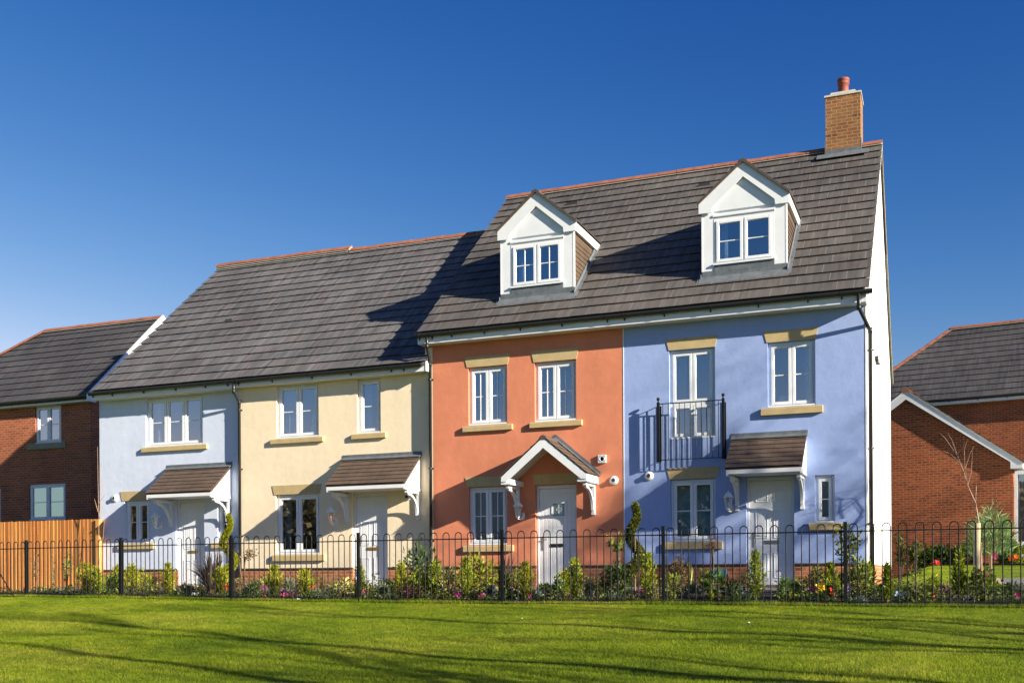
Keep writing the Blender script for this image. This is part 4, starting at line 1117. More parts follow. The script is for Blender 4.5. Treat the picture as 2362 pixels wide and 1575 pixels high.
# ------------------------------------------------------------------ wooden fence
wf = thing('wooden_fence', 'tall close boarded orange wooden fence joining the pale house', 'fence', (-19.45, .02, 0))
m = MB(); x = -19.34; k = 0
while x > -30:
    w_ = random.uniform(.095, .150); zt = 1.70+random.uniform(-.006, .006); yj = random.uniform(-.002, .002)
    m.prism([(x-w_-.010, .026+yj), (x, .015+yj), (x, .034+yj), (x-w_-.010, .036+yj)], -.07, zt, axis='z')
    x -= w_; k += 1
m.build('boards', M['wood'], wf)
m = MB(); m.box(-30, -19.34, .0, .04, -.30, -.075); part(m, 'gravel_board', M['wood'], wf)
m = MB(); m.box(-30, -19.3, .04, .09, 1.45, 1.53); m.box(-30, -19.3, .04, .09, .2, .28); part(m, 'rail', M['wood'], wf)
for xx in (-19.335, -22.49, -25.4, -28.3):
    m = MB(); m.box(xx-.05, xx+.05, -.03 if xx > -19.5 else .02, .12, -.4, 1.69); part(m, 'post', M['wood'], wf)

# ------------------------------------------------------------------ bow topped iron railing
ir = thing('iron_railing', 'low black bow topped iron railing between the lawn and the front gardens', 'railing', (-6.7, -4.5, -.2))
def arc_pts():
    P = [(-1.32+2.69*k, -4.5) for k in (3, 2, 1, 0, -1, -2, -3)]
    x, yy = P[-1]
    for k in range(5):
        lo, hi = x-2.69, x-2.2
        for _ in range(40):
            mid = (lo+hi)/2
            if math.hypot(mid-x, fy(mid)-yy) > 2.69: lo = mid
            else: hi = mid
        x, yy = hi, fy(hi); P.append((x, yy))
    return P
PO = arc_pts()
BZ = lambda x: .97 + min(.03, .004*max(0, -x-8))
for k, (x, yy) in enumerate(PO):
    p = MB(); g0 = gz(x, yy-.05); p.box(x-.024, x+.024, yy-.024, yy+.024, g0-.2, BZ(x)+.02); p.box(x-.026, x+.026, yy-.026, yy+.026, BZ(x)+.02, BZ(x)+.028)
    for zz in (.86, gz(x, yy)+.055): p.box(x-.045, x+.045, yy-.010, yy+.010, zz-.014, zz+.014)
    part(p, 'post', M['iron'], ir)
for (xa, ya), (xb, yb_) in zip(PO[:-1], PO[1:]):
    a, b = Vector((xb, yb_, 0)), Vector((xa, ya, 0)); d = (b-a)
    m = MB()
    for k in range(12):
        t = (k+.5)/12; h = .0285*.0+.057/2.69*1.0
        c0 = a+d*(t-.0208); c1 = a+d*(t+.0208); cm = (c0+c1)/2; r = (c1-c0).length/2; dd = d.normalized()
        zb0 = gz(cm.x, cm.y)+.045; zt = BZ(cm.x)-r
        pts = [c0+Vector((0, 0, zb0)), c0+Vector((0, 0, zt*.5)), c0+Vector((0, 0, zt))]+[cm-dd*(r*math.cos(math.pi*q/8))+Vector((0, 0, zt+r*math.sin(math.pi*q/8))) for q in range(1, 8)]+[c1+Vector((0, 0, zt)), c1+Vector((0, 0, zt*.5)), c1+Vector((0, 0, zb0))]
        m.tube(pts, .0085, 6)
    hp = part(m, 'hoop_panel', M['iron'], ir)
    for zz in (None, .86):
        q = MB(); n = 6
        for s in range(n):
            p0, p1 = a+d*(s/n), a+d*((s+1)/n)
            z0, z1 = (zz, zz) if zz else (gz(p0.x, p0.y)+.055, gz(p1.x, p1.y)+.055)
            q.tube([(p0.x, p0.y, z0), (p1.x, p1.y, z1)], .0095, 6)
        part(q, 'rail', M['iron'], hp)
x, yy = PO[-5]; m = MB(); xs_ = at(0, -4.1, 1317); xe = at(41, -4.1, 1381); m.tube([(xs_.x-.25, -4.02, xs_.z+.16), (xe.x, -4.15, xe.z-.02)], .012, 6); part(m, 'stay', M['iron'], ir)
# ------------------------------------------------------------------ planting
LM = {}
def LMt(n, c, **k):
    if n not in LM: LM[n] = leaf_mat('leaf_'+n, c, **k)
    return LM[n]
LMt('gold', (.27, .29, .014)); LMt('lime', (.26, .31, .02)); LMt('green', (.10, .19, .028)); LMt('dark', (.055, .10, .025)); LMt('olive', (.16, .20, .035))
LMt('conifer', (.20, .25, .016)); LMt('grey', (.19, .22, .15), var=.3); LMt('bronze', (.17, .115, .05)); LMt('purple', (.075, .058, .058), rough=.4); LMt('varieg', (.34, .34, .12), var=.65)
LMt('topiary', (.10, .12, .018), var=.6); LMt('red', (.16, .06, .03)); LMt('brown', (.16, .11, .05)); LMt('blue_grey', (.16, .22, .24), var=.3); LMt('pine', (.12, .20, .08))
for n, c in dict(pink=(.75, .08, .30), magenta=(.55, .03, .30), fred=(.72, .05, .045), white=(.80, .78, .74), yellow=(.85, .58, .02), lilac=(.42, .28, .62), paleblue=(.50, .62, .82), orange=(.80, .18, .02)).items():
    LMt(n, c, var=.22, trans=.15)
rnd = random.Random(11)
def U(a, b): return rnd.uniform(a, b)
def spot(px, Y, top, w):
    p = at(px, Y); z0 = gz(p.x, Y); h = at(px, Y, top).z - z0; wm = abs(at(px+w/2, Y).x-at(px-w/2, Y).x)
    return Vector((p.x, Y, z0)), max(h, .05), wm
def sph():
    while True:
        v = Vector((U(-1, 1), U(-1, 1), U(-1, 1)))
        if .05 < v.length < 1: return v.normalized()
def lv(m, p, d, L, W, mi=0, flat=.6):
    up = (Vector((0, 0, 1))*flat + sph()*.6).normalized(); m.leaf(p, d.normalized(), up, L, W, mi)

def mk_conifer(p, h, w, mat, parts, n=None):
    m = MB(); w *= 1.45; nb = int(34+h*62)
    for k in range(nb):
        t = (k+rnd.random())/nb; a = k*2.4+U(-.5, .5); r = w*.5*((1-t)**.7*.92+.08)*U(.6, 1.2)
        if t < .12: r *= .8
        ax = Vector((math.cos(a), math.sin(a), 0)); b = p + Vector((0, 0, h*(.02+.90*t))); rise = r*U(.7, 1.5)+.02
        e = b+ax*r+Vector((0, 0, rise)); d0 = (e-b); nn = int(12+18*(1-t))
        for q in range(nn):
            s = rnd.random()**.8; c = b+d0*s+sph()*.012
            d = (d0.normalized()*U(.6, 1)+sph()*.62+Vector((0, 0, .28))).normalized(); L = U(.045, .10)*(1-.35*s)
            lv(m, c, d, L, L*U(.18, .30), 0, .3)
    for k in range(12):
        lv(m, p+Vector((U(-.012, .012), U(-.012, .012), h*(.86+.009*k))), Vector((U(-.3, .3), U(-.3, .3), 1)), h*.08, h*.014)
    st = MB(); st.tube([p-Vector((0, 0, .05)), p+Vector((0, 0, h*.9))], [.018, .004], 5)
    parts.append(('foliage', m, LM[mat])); parts.append(('stem', st, M['bark']))
def mk_bush(p, h, w, mat, parts, L=.07, W=None, n=None, open_=.35, mats2=None):
    m = MB(); w *= 1.4; h *= 1.15; L *= 1.1; W = W or L*.46; n = n or int(min(1900, max(260, 60*w*h/(L*W)*.09)))
    c = p+Vector((0, 0, h*.46)); nb = max(5, int(n/60)); lobes = [(sph(), U(.45, .8)) for _ in range(nb)]
    for k in range(n):
        s, rr = lobes[k % nb]
        q = s*rr*.74 + sph()*U(.2, .72)*(1-.3*rr)
        pos = c+Vector((q.x*w*.56, q.y*w*.56, q.z*h*.62))
        if pos.z < p.z+.01: pos.z = p.z+U(.01, .08)
        d = (q.normalized()*U(.5, 1) + Vector((0, 0, U(0, .7))) + sph()*.55).normalized(); lv(m, pos, d, L*U(.6, 1.2), W*U(.7, 1.2))
    st = MB()
    for k in range(6):
        e = c+Vector((U(-.3, .3)*w, U(-.3, .3)*w, U(0, .4)*h)); st.tube([p+Vector((U(-.03, .03), U(-.03, .03), -.03)), (p+e)*.5+Vector((0, 0, -.02)), e], [.010, .007, .003], 4)
    parts.append(('foliage', m, LM[mat])); parts.append(('stems', st, M['bark']))
def mk_lavender(p, h, w, mat, parts, n=None):
    m = MB(); n = n or int(500*max(.4, w*h/.16))
    for k in range(min(n, 1400)):
        a = U(0, 2*math.pi); r = math.sqrt(rnd.random()); e = Vector((math.cos(a)*r*w*.5, math.sin(a)*r*w*.5, h*math.sqrt(max(.05, 1-r*r*.8))*U(.65, 1.05)))
        b = p+Vector((e.x*.55, e.y*.55, e.z*U(.25, .8))); d = (e-Vector((e.x*.45, e.y*.45, 0))).normalized()+sph()*.3
        lv(m, b, d, U(.06, .12), U(.010, .017), 0, .2)
    parts.append(('foliage', m, LM[mat]))
def mk_phormium(p, h, w, mat, parts, n=34, bw=.045, arch=.5, mat2=None):
    m = MB()
    for k in range(n):
        a = U(0, 2*math.pi); sp = U(.15, 1); L = h*U(.7, 1.25); ax = Vector((math.cos(a), math.sin(a), 0)); pts = []
        for q in range(7):
            t = q/6; out = sp*w*.5*(t**1.4); zz = L*(t-.42*arch*sp*t*t*t*1.6)*(1-.35*sp*arch)
            pts.append(p+ax*out+Vector((0, 0, max(zz, .0))))
        side = (Vector((0, 0, 1)).cross(ax)+sph()*.35)
        m.blade(pts, bw*U(.7, 1.15), 0, side)
    parts.append(('foliage', m, LM[mat]))
def mk_spiral(p, h, w, mat, parts, turns=3.0, r=.085, base=.18, ph=1.0):
    m = MB(); n = 7500
    for k in range(n):
        t = rnd.random(); z = h*(base+(1-base)*t); R0 = .035+(w*.5)*(1-t)**1.1*.75; a = 2*math.pi*turns*t+ph
        cpos = p+Vector((math.cos(a)*R0, math.sin(a)*R0, z)); rr = r*(1.05-.62*t)*U(.75, 1.02)
        s = sph(); lv(m, cpos+Vector((s.x*rr, s.y*rr, s.z*rr*1.1)), s*.8+sph()*.4+Vector((0, 0, .5)), U(.026, .048), U(.014, .024), 0, .5)
    st = MB(); st.tube([p-Vector((0, 0, .05)), p+Vector((.01, 0, h*.5)), p+Vector((0, 0, h*.96))], [.022, .015, .006], 6)
    parts.append(('foliage', m, LM[mat])); parts.append(('trunk', st, M['bark']))
def mk_sapling(p, h, w, mat, parts, lo=.5, n=150, L=.09, stems=3, pale=False, lean=0):
    m = MB(); st = MB(); top = p+Vector((lean*h, 0, h))
    for s in range(stems):
        off = Vector((U(-.5, .5)*w, U(-.3, .3)*w, 0)); e = p+Vector((lean*h*.9, 0, h*U(.75, 1)))+off; mid = p+Vector((lean*h*.3, 0, h*lo))+off*.25
        st.tube([p-Vector((0, 0, .05)), mid, e], [.013, .009, .003], 5)
        for k in range(n//stems):
            t = rnd.random(); b = mid.lerp(e, t)+sph()*w*.16; d = sph()+Vector((off.x, off.y, .1)).normalized()*.6+Vector((0, 0, U(-.5, .5))); lv(m, b, d, L*U(.6, 1.2), L*.45*U(.7, 1.2), 0, .5)
    parts.append(('foliage', m, LM[mat])); parts.append(('stems', st, M['bark_pale' if pale else 'bark']))
def mk_flowers(p, h, w, mat, parts, leaf='green', nf=7, fs=.027, nl=60):
    m = MB()
    for k in range(nl):
        a = U(0, 2*math.pi); r = U(0, .5)*w; lv(m, p+Vector((math.cos(a)*r, math.sin(a)*r, U(.0, .45)*h)), Vector((math.cos(a), math.sin(a), U(.2, 1))), U(.03, .06), U(.015, .03))
    f = MB()
    for k in range(nf):
        a = U(0, 2*math.pi); r = U(0, .48)*w; c = p+Vector((math.cos(a)*r, math.sin(a)*r-.02, h*U(.55, 1.0))); nrm = (Vector((U(-.4, .6), -1, U(.1, .9)))).normalized()
        t1 = nrm.orthogonal().normalized(); t2 = nrm.cross(t1)
        for q in range(5):
            an = 2*math.pi*q/5+k; d = (t1*math.cos(an)+t2*math.sin(an)+nrm*.25); f.leaf(c, d.normalized(), nrm, fs*U(.85, 1.15), fs*.9, 0, -.2)
    parts.append(('leaves', m, LM[leaf])); parts.append(('flowers', f, LM[mat]))
def mk_daff(p, h, w, mat, parts):
    mk_flowers(p, h, w, mat, parts, 'green', 16, .035, 30)
    b = parts[-2][1]
    for k in range(24):
        a = U(0, 6.28); e = Vector((math.cos(a)*w*.4, math.sin(a)*w*.4, h*U(.6, 1))); b.blade([p, p+Vector((e.x*.4, e.y*.4, e.z*.7)), p+e], .014)
def mk_tuft(p, h, w, mat, parts): mk_phormium(p, h, w, mat, parts, 70, .014, .7)

KINDS = dict(conifer=mk_conifer, bush=mk_bush, lav=mk_lavender, phor=mk_phormium, spiral=mk_spiral, sap=mk_sapling, flow=mk_flowers, daff=mk_daff, tuft=mk_tuft)
NAMES = dict(conifer='dwarf_conifer', bush='garden_bush', lav='lavender_bush', phor='flax_plant', spiral='spiral_topiary', sap='young_shrub', flow='flower_clump', daff='flower_clump', tuft='grass_tuft')
CATS = dict(conifer='conifer', bush='bush', lav='bush', phor='plant', spiral='topiary', sap='shrub', flow='flowers', daff='flowers', tuft='plant')
GROUPS = dict(conifer='dwarf conifers along the railing bed', bush='bushes in the front beds', lav='grey leaved bushes in the front beds', phor='strap leaved plants in the front beds', spiral='spiral topiaries in the front beds', sap='young shrubs in the front gardens', flow='flower clumps in the front beds', daff='flower clumps in the front beds')
def plant(kd, px, top, w, Y, mat, label, **kw):
    p, h, wm = spot(px, Y, top, w); parts = []
    KINDS[kd](p, h, wm, mat, parts, **kw)
    t = thing(NAMES[kd], label, CATS[kd], p, 0, GROUPS.get(kd))
    for nm, mb, mt in parts:
        if mb.v: mb.build(nm, mt, t)
    return t

PL = [
# ---- in front of the wooden fence and the pale house
('sap', 84, 1266, 26, -3.3, 'dark', 'thin dark leaved shrub by the left part of the wooden fence', dict(lo=.3, n=80, L=.06)),
('sap', 122, 1238, 14, -3.2, 'olive', 'tall whippy climber with sparse leaves against the wooden fence', dict(lo=.2, n=70, L=.05, stems=2)),
('sap', 152, 1257, 28, -3.2, 'green', 'upright green leaved shrub in front of the middle of the wooden fence', dict(lo=.25, n=150, L=.07)),
('conifer', 200, 1300, 34, -3.4, 'gold', 'golden conifer in front of the right end of the wooden fence', {}),
('conifer', 224, 1312, 26, -3.6, 'conifer', 'smaller green-gold conifer at the corner of fence and pale house', {}),
('bush', 257, 1324, 38, -3.1, 'green', 'rounded green bush left of the post under the pale house window', dict(L=.06)),
('conifer', 271, 1305, 24, -2.6, 'gold', 'orange-gold conifer tip behind the post under the pale house window', {}),
('conifer', 305, 1303, 34, -3.3, 'gold', 'golden conifer just right of the post under the pale house window', {}),
('bush', 338, 1330, 30, -2.7, 'lime', 'bright strap leaved bush by the brick plinth of the pale house', dict(L=.09, W=.022)),
('conifer', 388, 1299, 28, -3.7, 'gold', 'slim golden conifer left of the pale house door', {}),
('lav', 427, 1340, 50, -3.2, 'grey', 'grey-green dome bush in front of the pale house door', {}),
('daff', 464, 1350, 18, -3.7, 'yellow', 'yellow flower clump in front of the pale house door', {}),
('flow', 477, 1336, 20, -3.3, 'pink', 'tall pink flower beside the dark flax by the pale house', dict(nf=4)),
('flow', 452, 1366, 26, -3.9, 'white', 'low white flower clump left of the yellow flowers', dict(nf=9)),
('phor', 486, 1272, 112, -3.4, 'purple', 'dark purple spiky flax plant between the pale house door and the spiral', dict(n=64, bw=.06)),
('phor', 500, 1262, 50, -2.9, 'bronze', 'beige-green tall flax leaves behind the dark purple flax', dict(n=14, bw=.05, arch=.2)),
('spiral', 526, 1189, 40, -3.2, 'gold', 'yellow-green spiral topiary by the downpipe of the pale house', dict(turns=1.9, r=.085, base=.10, ph=2.4)),
('conifer', 510, 1310, 32, -3.9, 'gold', 'golden conifer at the foot of the yellow-green spiral topiary', {}),
('sap', 560, 1254, 48, -2.7, 'bronze', 'bronze leaved standard shrub right of the yellow-green spiral topiary', dict(lo=.72, n=120, L=.08)),
('bush', 549, 1330, 26, -2.8, 'brown', 'dark brown dead bush under the bronze leaved shrub', dict(L=.05)),
('flow', 522, 1346, 16, -4.0, 'fred', 'small red and white flower at the post by the spiral topiary', dict(nf=7)),
# ---- cream house
('lav', 570, 1343, 26, -3.4, 'grey', 'small grey lavender left of the dark bush by the cream house', {}),
('bush', 589, 1344, 34, -3.3, 'dark', 'dark green round bush below the left end of the cream house sill', dict(L=.045)),
('flow', 612, 1348, 14, -3.9, 'magenta', 'purple pansy beside the dark round bush', dict(nf=10)),
('conifer', 632, 1303, 34, -3.8, 'gold', 'golden conifer below the left half of the cream house window', {}),
('lav', 670, 1322, 42, -3.0, 'grey', 'silvery lavender between two golden conifers at the cream house', {}),
('flow', 612, 1374, 16, -4.2, 'pink', 'low pink flower close to the railing left of the golden conifer', dict(nf=5)),
('flow', 655, 1358, 16, -3.9, 'magenta', 'magenta flower in front of the silvery lavender', dict(nf=6)),
('flow', 668, 1367, 34, -4.15, 'pink', 'wide pink flower clump close to the railing below the cream house window', dict(nf=14)),
('conifer', 704, 1316, 34, -3.8, 'gold', 'golden conifer below the middle of the cream house window', {}),
('phor', 716, 1293, 84, -3.0, 'bronze', 'bronze arching flax plant under the cream house window', dict(n=46, bw=.03, arch=.9)),
('flow', 725, 1346, 12, -3.8, 'fred', 'two stacked coral red flowers right of the golden conifer', dict(nf=5)),
('tuft', 744, 1318, 34, -3.0, 'brown', 'dry brown grass tuft under the right end of the cream house sill', {}),
('bush', 788, 1340, 46, -3.4, 'varieg', 'variegated leafy bush against the plinth left of the cream house door', dict(L=.07)),
('lav', 740, 1371, 46, -4.0, 'grey', 'low grey ground cover close to the railing below the cream house sill', {}),
('conifer', 830, 1303, 26, -3.9, 'conifer', 'thin green conifer at the post in front of the cream house door', {}),
('flow', 844, 1362, 14, -4.0, 'pink', 'single pink flower clump in front of the cream house door', dict(nf=5)),
('lav', 884, 1341, 34, -3.3, 'grey', 'grey bush right of the cream house door', {}),
('bush', 905, 1335, 32, -2.6, 'green', 'mid green bush against the plinth right of the cream house door', dict(L=.07)),
('conifer', 925, 1296, 28, -3.7, 'gold', 'slim golden conifer right of the cream house door', {}),
('bush', 970, 1264, 66, -2.6, 'dark', 'large dark broadleaf bush in front of the cream house downpipe', dict(L=.11, n=420)),
('bush', 968, 1326, 30, -3.6, 'lime', 'lime yellow leaved bush below the large dark bush', dict(L=.08)),
('flow', 943, 1362, 20, -4.0, 'magenta', 'low magenta flower clump right of the slim golden conifer', dict(nf=9)),
('bush', 950, 1348, 44, -3.9, 'brown', 'brownish heather bush below the lime yellow bush', dict(L=.04)),
('conifer', 1004, 1293, 30, -3.7, 'conifer', 'green-gold conifer at the boundary of cream and terracotta houses', {}),
# ---- terracotta house
('phor', 1030, 1303, 30, -3.1, 'olive', 'upright striped flax leaves at the left end of the terracotta house', dict(n=12, bw=.035, arch=.2)),
('bush', 1040, 1322, 40, -3.6, 'varieg', 'pale variegated bush below the left end of the terracotta sill', dict(L=.08, W=.02)),
('conifer', 1074, 1284, 36, -3.7, 'conifer', 'bright green conifer below the terracotta house window', {}),
('bush', 1110, 1293, 52, -3.2, 'lime', 'bright green leafy bush between conifer and post at the terracotta house', dict(L=.08)),
('sap', 1090, 1266, 26, -2.4, 'olive', 'leafy shoot rising in front of the terracotta house sill', dict(lo=.7, n=50, L=.07, stems=2)),
('flow', 1057, 1366, 30, -4.1, 'magenta', 'wide magenta flower clump below the bright green conifer', dict(nf=12)),
('flow', 1113, 1369, 24, -4.15, 'pink', 'pink and white flowers left of the post at the terracotta house', dict(nf=7)),
('lav', 1132, 1342, 34, -3.5, 'blue_grey', 'blue-grey bush just left of the post at the terracotta house', {}),
('phor', 1168, 1268, 92, -3.0, 'purple', 'dark spiky flax at the post left of the terracotta house door', dict(n=50)),
('bush', 1180, 1322, 42, -3.7, 'olive', 'olive leafy bush right of the post left of the terracotta door', dict(L=.07)),
('conifer', 1212, 1295, 34, -3.9, 'gold', 'golden conifer just left of the terracotta house door', {}),
('flow', 1222, 1370, 12, -4.1, 'pink', 'tiny pink flower at the foot of the conifer by the terracotta door', dict(nf=3)),
('flow', 1250, 1363, 24, -3.9, 'white', 'white flower clump in front of the terracotta house door', dict(nf=10)),
('bush', 1270, 1346, 30, -3.6, 'green', 'low green bush in front of the terracotta house door', dict(L=.08, W=.03)),
('sap', 1290, 1319, 26, -3.7, 'green', 'upright leafy stem in front of the right half of the terracotta door', dict(lo=.3, n=90, L=.09)),
('conifer', 1304, 1316, 30, -3.4, 'gold', 'golden conifer spray behind the leafy stem at the terracotta door', {}),
('conifer', 1326, 1287, 36, -4.0, 'lime', 'bright lime conifer covering the right edge of the terracotta door', {}),
('lav', 1358, 1330, 46, -3.2, 'grey', 'grey lavender dome right of the terracotta house door', {}),
('flow', 1338, 1356, 18, -3.9, 'lilac', 'pale lilac flower below the grey lavender dome', dict(nf=5)),
('bush', 1386, 1345, 30, -3.4, 'olive', 'small olive bush between lavender dome and dark bush', dict(L=.05)),
('sap', 1428, 1229, 62, -2.6, 'olive', 'slender tree sapling with drooping leaves left of the dark spiral topiary', dict(lo=.72, n=110, L=.10, stems=4)),
('bush', 1425, 1313, 56, -3.3, 'dark', 'dark green bush below the dark spiral topiary', dict(L=.06)),
('spiral', 1464, 1164, 36, -3.1, 'topiary', 'dark green spiral topiary in front of the blue house', dict(turns=1.75, r=.10, base=.2, ph=3.2)),
('lav', 1420, 1366, 60, -4.05, 'grey', 'low grey-green cover close to the railing below the dark bush', {}),
('flow', 1476, 1357, 22, -3.8, 'pink', 'scattered pink flowers at the foot of the dark spiral topiary', dict(nf=7)),
# ---- blue house
('conifer', 1496, 1272, 32, -3.7, 'lime', 'light green conifer right of the dark spiral topiary', {}),
('bush', 1514, 1345, 28, -3.9, 'varieg', 'small variegated bush left of the post at the blue house', dict(L=.05)),
('bush', 1550, 1329, 34, -3.5, 'olive', 'olive green bush just right of the post at the blue house', dict(L=.07)),
('bush', 1566, 1297, 34, -2.6, 'brown', 'brownish feathery bush under the left end of the blue house sill', dict(L=.07, W=.02)),
('phor', 1593, 1294, 22, -2.8, 'varieg', 'cream striped upright plant under the blue house sill', dict(n=22, bw=.03, arch=.25)),
('lav', 1596, 1331, 56, -3.4, 'grey', 'large silvery grey bush under the blue house window', {}),
('sap', 1645, 1236, 34, -2.5, 'red', 'thin rose stem with reddish leaves at the right end of the blue house sill', dict(lo=.8, n=46, L=.06, stems=3)),
('bush', 1650, 1314, 44, -3.3, 'green', 'glossy green bush in front of the blue meter cover', dict(L=.085)),
('tuft', 1640, 1356, 34, -4.1, 'gold', 'yellow grass tuft close to the railing in front of the blue house', {}),
('bush', 1690, 1335, 54, -3.5, 'dark', 'dark leafy bush left of the blue house door', dict(L=.05)),
('flow', 1712, 1360, 30, -3.8, 'lilac', 'purple flowers left of the blue house door', dict(nf=11)),
('conifer', 1743, 1267, 40, -3.8, 'conifer', 'tall feathery conifer in front of the blue house door', {}),
('bush', 1812, 1337, 36, -3.6, 'green', 'dark green bush in front of the right half of the blue house door', dict(L=.08, W=.025)),
('bush', 1842, 1346, 30, -3.4, 'varieg', 'variegated bush right of the blue house door', dict(L=.07)),
('flow', 1869, 1352, 20, -3.6, 'pink', 'pink and white flowers left of the yellow flowers at the blue house', dict(nf=9)),
('bush', 1880, 1316, 34, -2.6, 'olive', 'olive leafy bush under the small window of the blue house', dict(L=.06)),
('daff', 1893, 1348, 24, -3.8, 'yellow', 'bright yellow flower clump in front of the blue house', {}),
('conifer', 1915, 1296, 36, -3.7, 'conifer', 'feathery green conifer left of the post at the blue house corner', {}),
('sap', 1950, 1207, 84, -2.9, 'olive', 'leafy sapling behind the post at the blue house corner', dict(lo=.55, n=190, L=.11, stems=5)),
('flow', 1922, 1355, 14, -4.05, 'fred', 'crimson flower at the foot of the feathery conifer', dict(nf=5)),
('flow', 1958, 1350, 14, -3.9, 'lilac', 'pale lilac flowers right of the post at the blue house corner', dict(nf=6)),
('bush', 1980, 1303, 56, -3.2, 'olive', 'large olive bush right of the post at the blue house corner', dict(L=.07)),
('bush', 2005, 1322, 30, -2.5, 'lime', 'bright hosta like bush at the downpipe of the blue house', dict(L=.16, W=.07, n=110)),
('lav', 1978, 1378, 50, -4.15, 'blue_grey', 'low blue-grey cover close to the railing by the corner post', {}),
('conifer', 2046, 1300, 26, -4.0, 'conifer', 'slim green conifer in front of the white gable', {}),
('flow', 2073, 1362, 22, -3.9, 'paleblue', 'pale blue flower clump right of the slim green conifer', dict(nf=12)),
# ---- right hand garden
('sap', 2077, 1228, 56, -1.8, 'olive', 'small weeping tree with drooping leaves at the white gable', dict(lo=.45, n=260, L=.07, stems=6)),
('sap', 2111, 1226, 44, -2.0, 'olive', 'forked sapling right of the weeping tree', dict(lo=.6, n=60, L=.06, stems=3, pale=True)),
('bush', 2112, 1322, 44, -3.7, 'olive', 'loose leafy shrub at the foot of the forked sapling', dict(L=.07)),
('bush', 2150, 1332, 34, -3.2, 'lime', 'light green bush right of the loose leafy shrub', dict(L=.07, W=.02)),
('flow', 2180, 1352, 26, -3.5, 'magenta', 'magenta flower clump on the right hand lawn edge', dict(nf=9)),
('flow', 2157, 1374, 16, -4.1, 'orange', 'orange-red flower close to the railing on the right', dict(nf=6)),
('conifer', 2212, 1268, 34, -3.5, 'conifer', 'tall soft green conifer left of the staked tree', {}),
('bush', 2270, 1320, 56, -3.5, 'olive', 'leafy shrub at the foot of the staked tree', dict(L=.07)),
('flow', 2282, 1312, 30, -3.3, 'pink', 'pink blossoms on top of the shrub by the staked tree', dict(nf=6, nl=10)),
('flow', 2343, 1370, 18, -4.0, 'pink', 'pink flower close to the railing at the right edge', dict(nf=5)),
]
for kd, px, top, w, Y, mat, lab, kw in PL: plant(kd, px, top, w, Y, mat, lab, **kw)
# low mixed ground cover between the named plants: nobody could count it
def cover(name, n, xr, yr, hmax, lab, seed):
    rc = random.Random(seed); m = MB(); mats = ['green', 'olive', 'dark', 'grey', 'lime', 'varieg', 'brown', 'bronze']
    for k in range(n):
        x = rc.uniform(*xr); t = rc.random(); y0 = yr[0](x) if callable(yr[0]) else yr[0]; yy = y0+(yr[1]-y0)*t
        if any(a < x < b for a, b in DOORS) and yy > -3.2: continue
        mi = rc.choices(range(8), (4, 3, 4, 3, 1.2, 1, 1.5, 1.2))[0]; h = hmax*rc.uniform(.35, 1)**1.3; w = rc.uniform(.10, .24); L = rc.uniform(.045, .09); base = Vector((x, yy, gz(x, yy)))
        for q in range(int(26+50*h)):
            a = rc.uniform(0, 6.283); r = rc.random()**.6; e = Vector((math.cos(a)*r*w, math.sin(a)*r*w, h*rc.uniform(.15, 1)*(1-.5*r*r)))
            d = Vector((math.cos(a)*r+rc.gauss(0, .4), math.sin(a)*r+rc.gauss(0, .4), rc.uniform(.1, 1.1))).normalized()
            m.leaf(base+e, d, Vector((rc.gauss(0, .4), rc.gauss(0, .4), 1)), L*rc.uniform(.6, 1.2), L*(.2 if mi in (3, 7) else .42), mi)
    o = m.build(name, [LM[q] for q in mats], None); kind(o, 'stuff'); o['label'] = lab; o['category'] = 'ground cover'
DOORS = [(-17.2, -16.1), (-12.3, -11.2), (-7.9, -6.8), (-3.6, -2.5)]
cover('ground_cover', 330, (-18.6, 2.2), (lambda x: fy(x)+.22, -2.7), .26, 'low mixed leafy ground cover filling the bed behind the railing', 3)
cover('ground_cover', 120, (-18.9, -1.4), (-.95, -.15), .40, 'low mixed leafy ground cover along the brick plinths', 4)
cover('ground_cover', 60, (-1.0, 3.0), (-3.0, -2.2), .30, 'low leafy ground cover on the lawn edge at the right', 6)
# bed along the brick building
for px, top, w, mat, lab in ((2125, 1262, 40, 'olive', 'leafy bush at the left end of the bed along the brick building'), (2150, 1266, 44, 'green', 'round green bush second from the left along the brick building'),
        (2185, 1262, 40, 'dark', 'dark bush in the middle of the bed along the brick building'), (2213, 1268, 34, 'olive', 'olive bush just left of the stake along the brick building'), (2238, 1255, 40, 'bronze', 'bronze bush behind the stake along the brick building'),
        (2325, 1262, 40, 'green', 'green bush right of the feathery grass along the brick building'), (2350, 1258, 36, 'lime', 'light bush at the far right of the bed along the brick building')):
    plant('bush', px, top, w, 13.6, mat, lab, L=.16, n=420)
for px, top, mat, lab in ((2161, 1297, 'fred', 'red flower in the bed along the brick building'), (2293, 1272, 'pink', 'pink blossom right of the stake in the bed along the brick building'), (2338, 1280, 'orange', 'orange flower at the far right of the bed along the brick building')):
    plant('flow', px, top, 16, 13.0, mat, lab, nf=8, fs=.09)
m = sheet('flower_bed', -1.2, 8, lambda x: 12.9-.14*x, lambda x: 15.5, 14, 4, M['soil'], .05)
p, h, wm = spot(2285, 6.0, 1165, 95); parts = []
mm = MB()
for k in range(900):
    a = U(0, 6.28); r = rnd.random()**.5; e = Vector((math.cos(a)*r*wm*.5, math.sin(a)*r*wm*.5, h*U(.35, 1.0)*(1-.35*r)))
    d = Vector((e.x, e.y, U(.2, 1.0)*.6))+sph()*.3
    lv(mm, p+e, d, U(.18, .34), .028, 0, .3)
t = thing('pine_shrub', 'feathery blue-green pine shrub behind the staked tree', 'shrub', p); mm.build('foliage', LM['pine'], t)
st = MB(); st.tube([p, p+Vector((0, 0, h*.6))], [.04, .02], 6); st.build('stem', M['bark'], t)
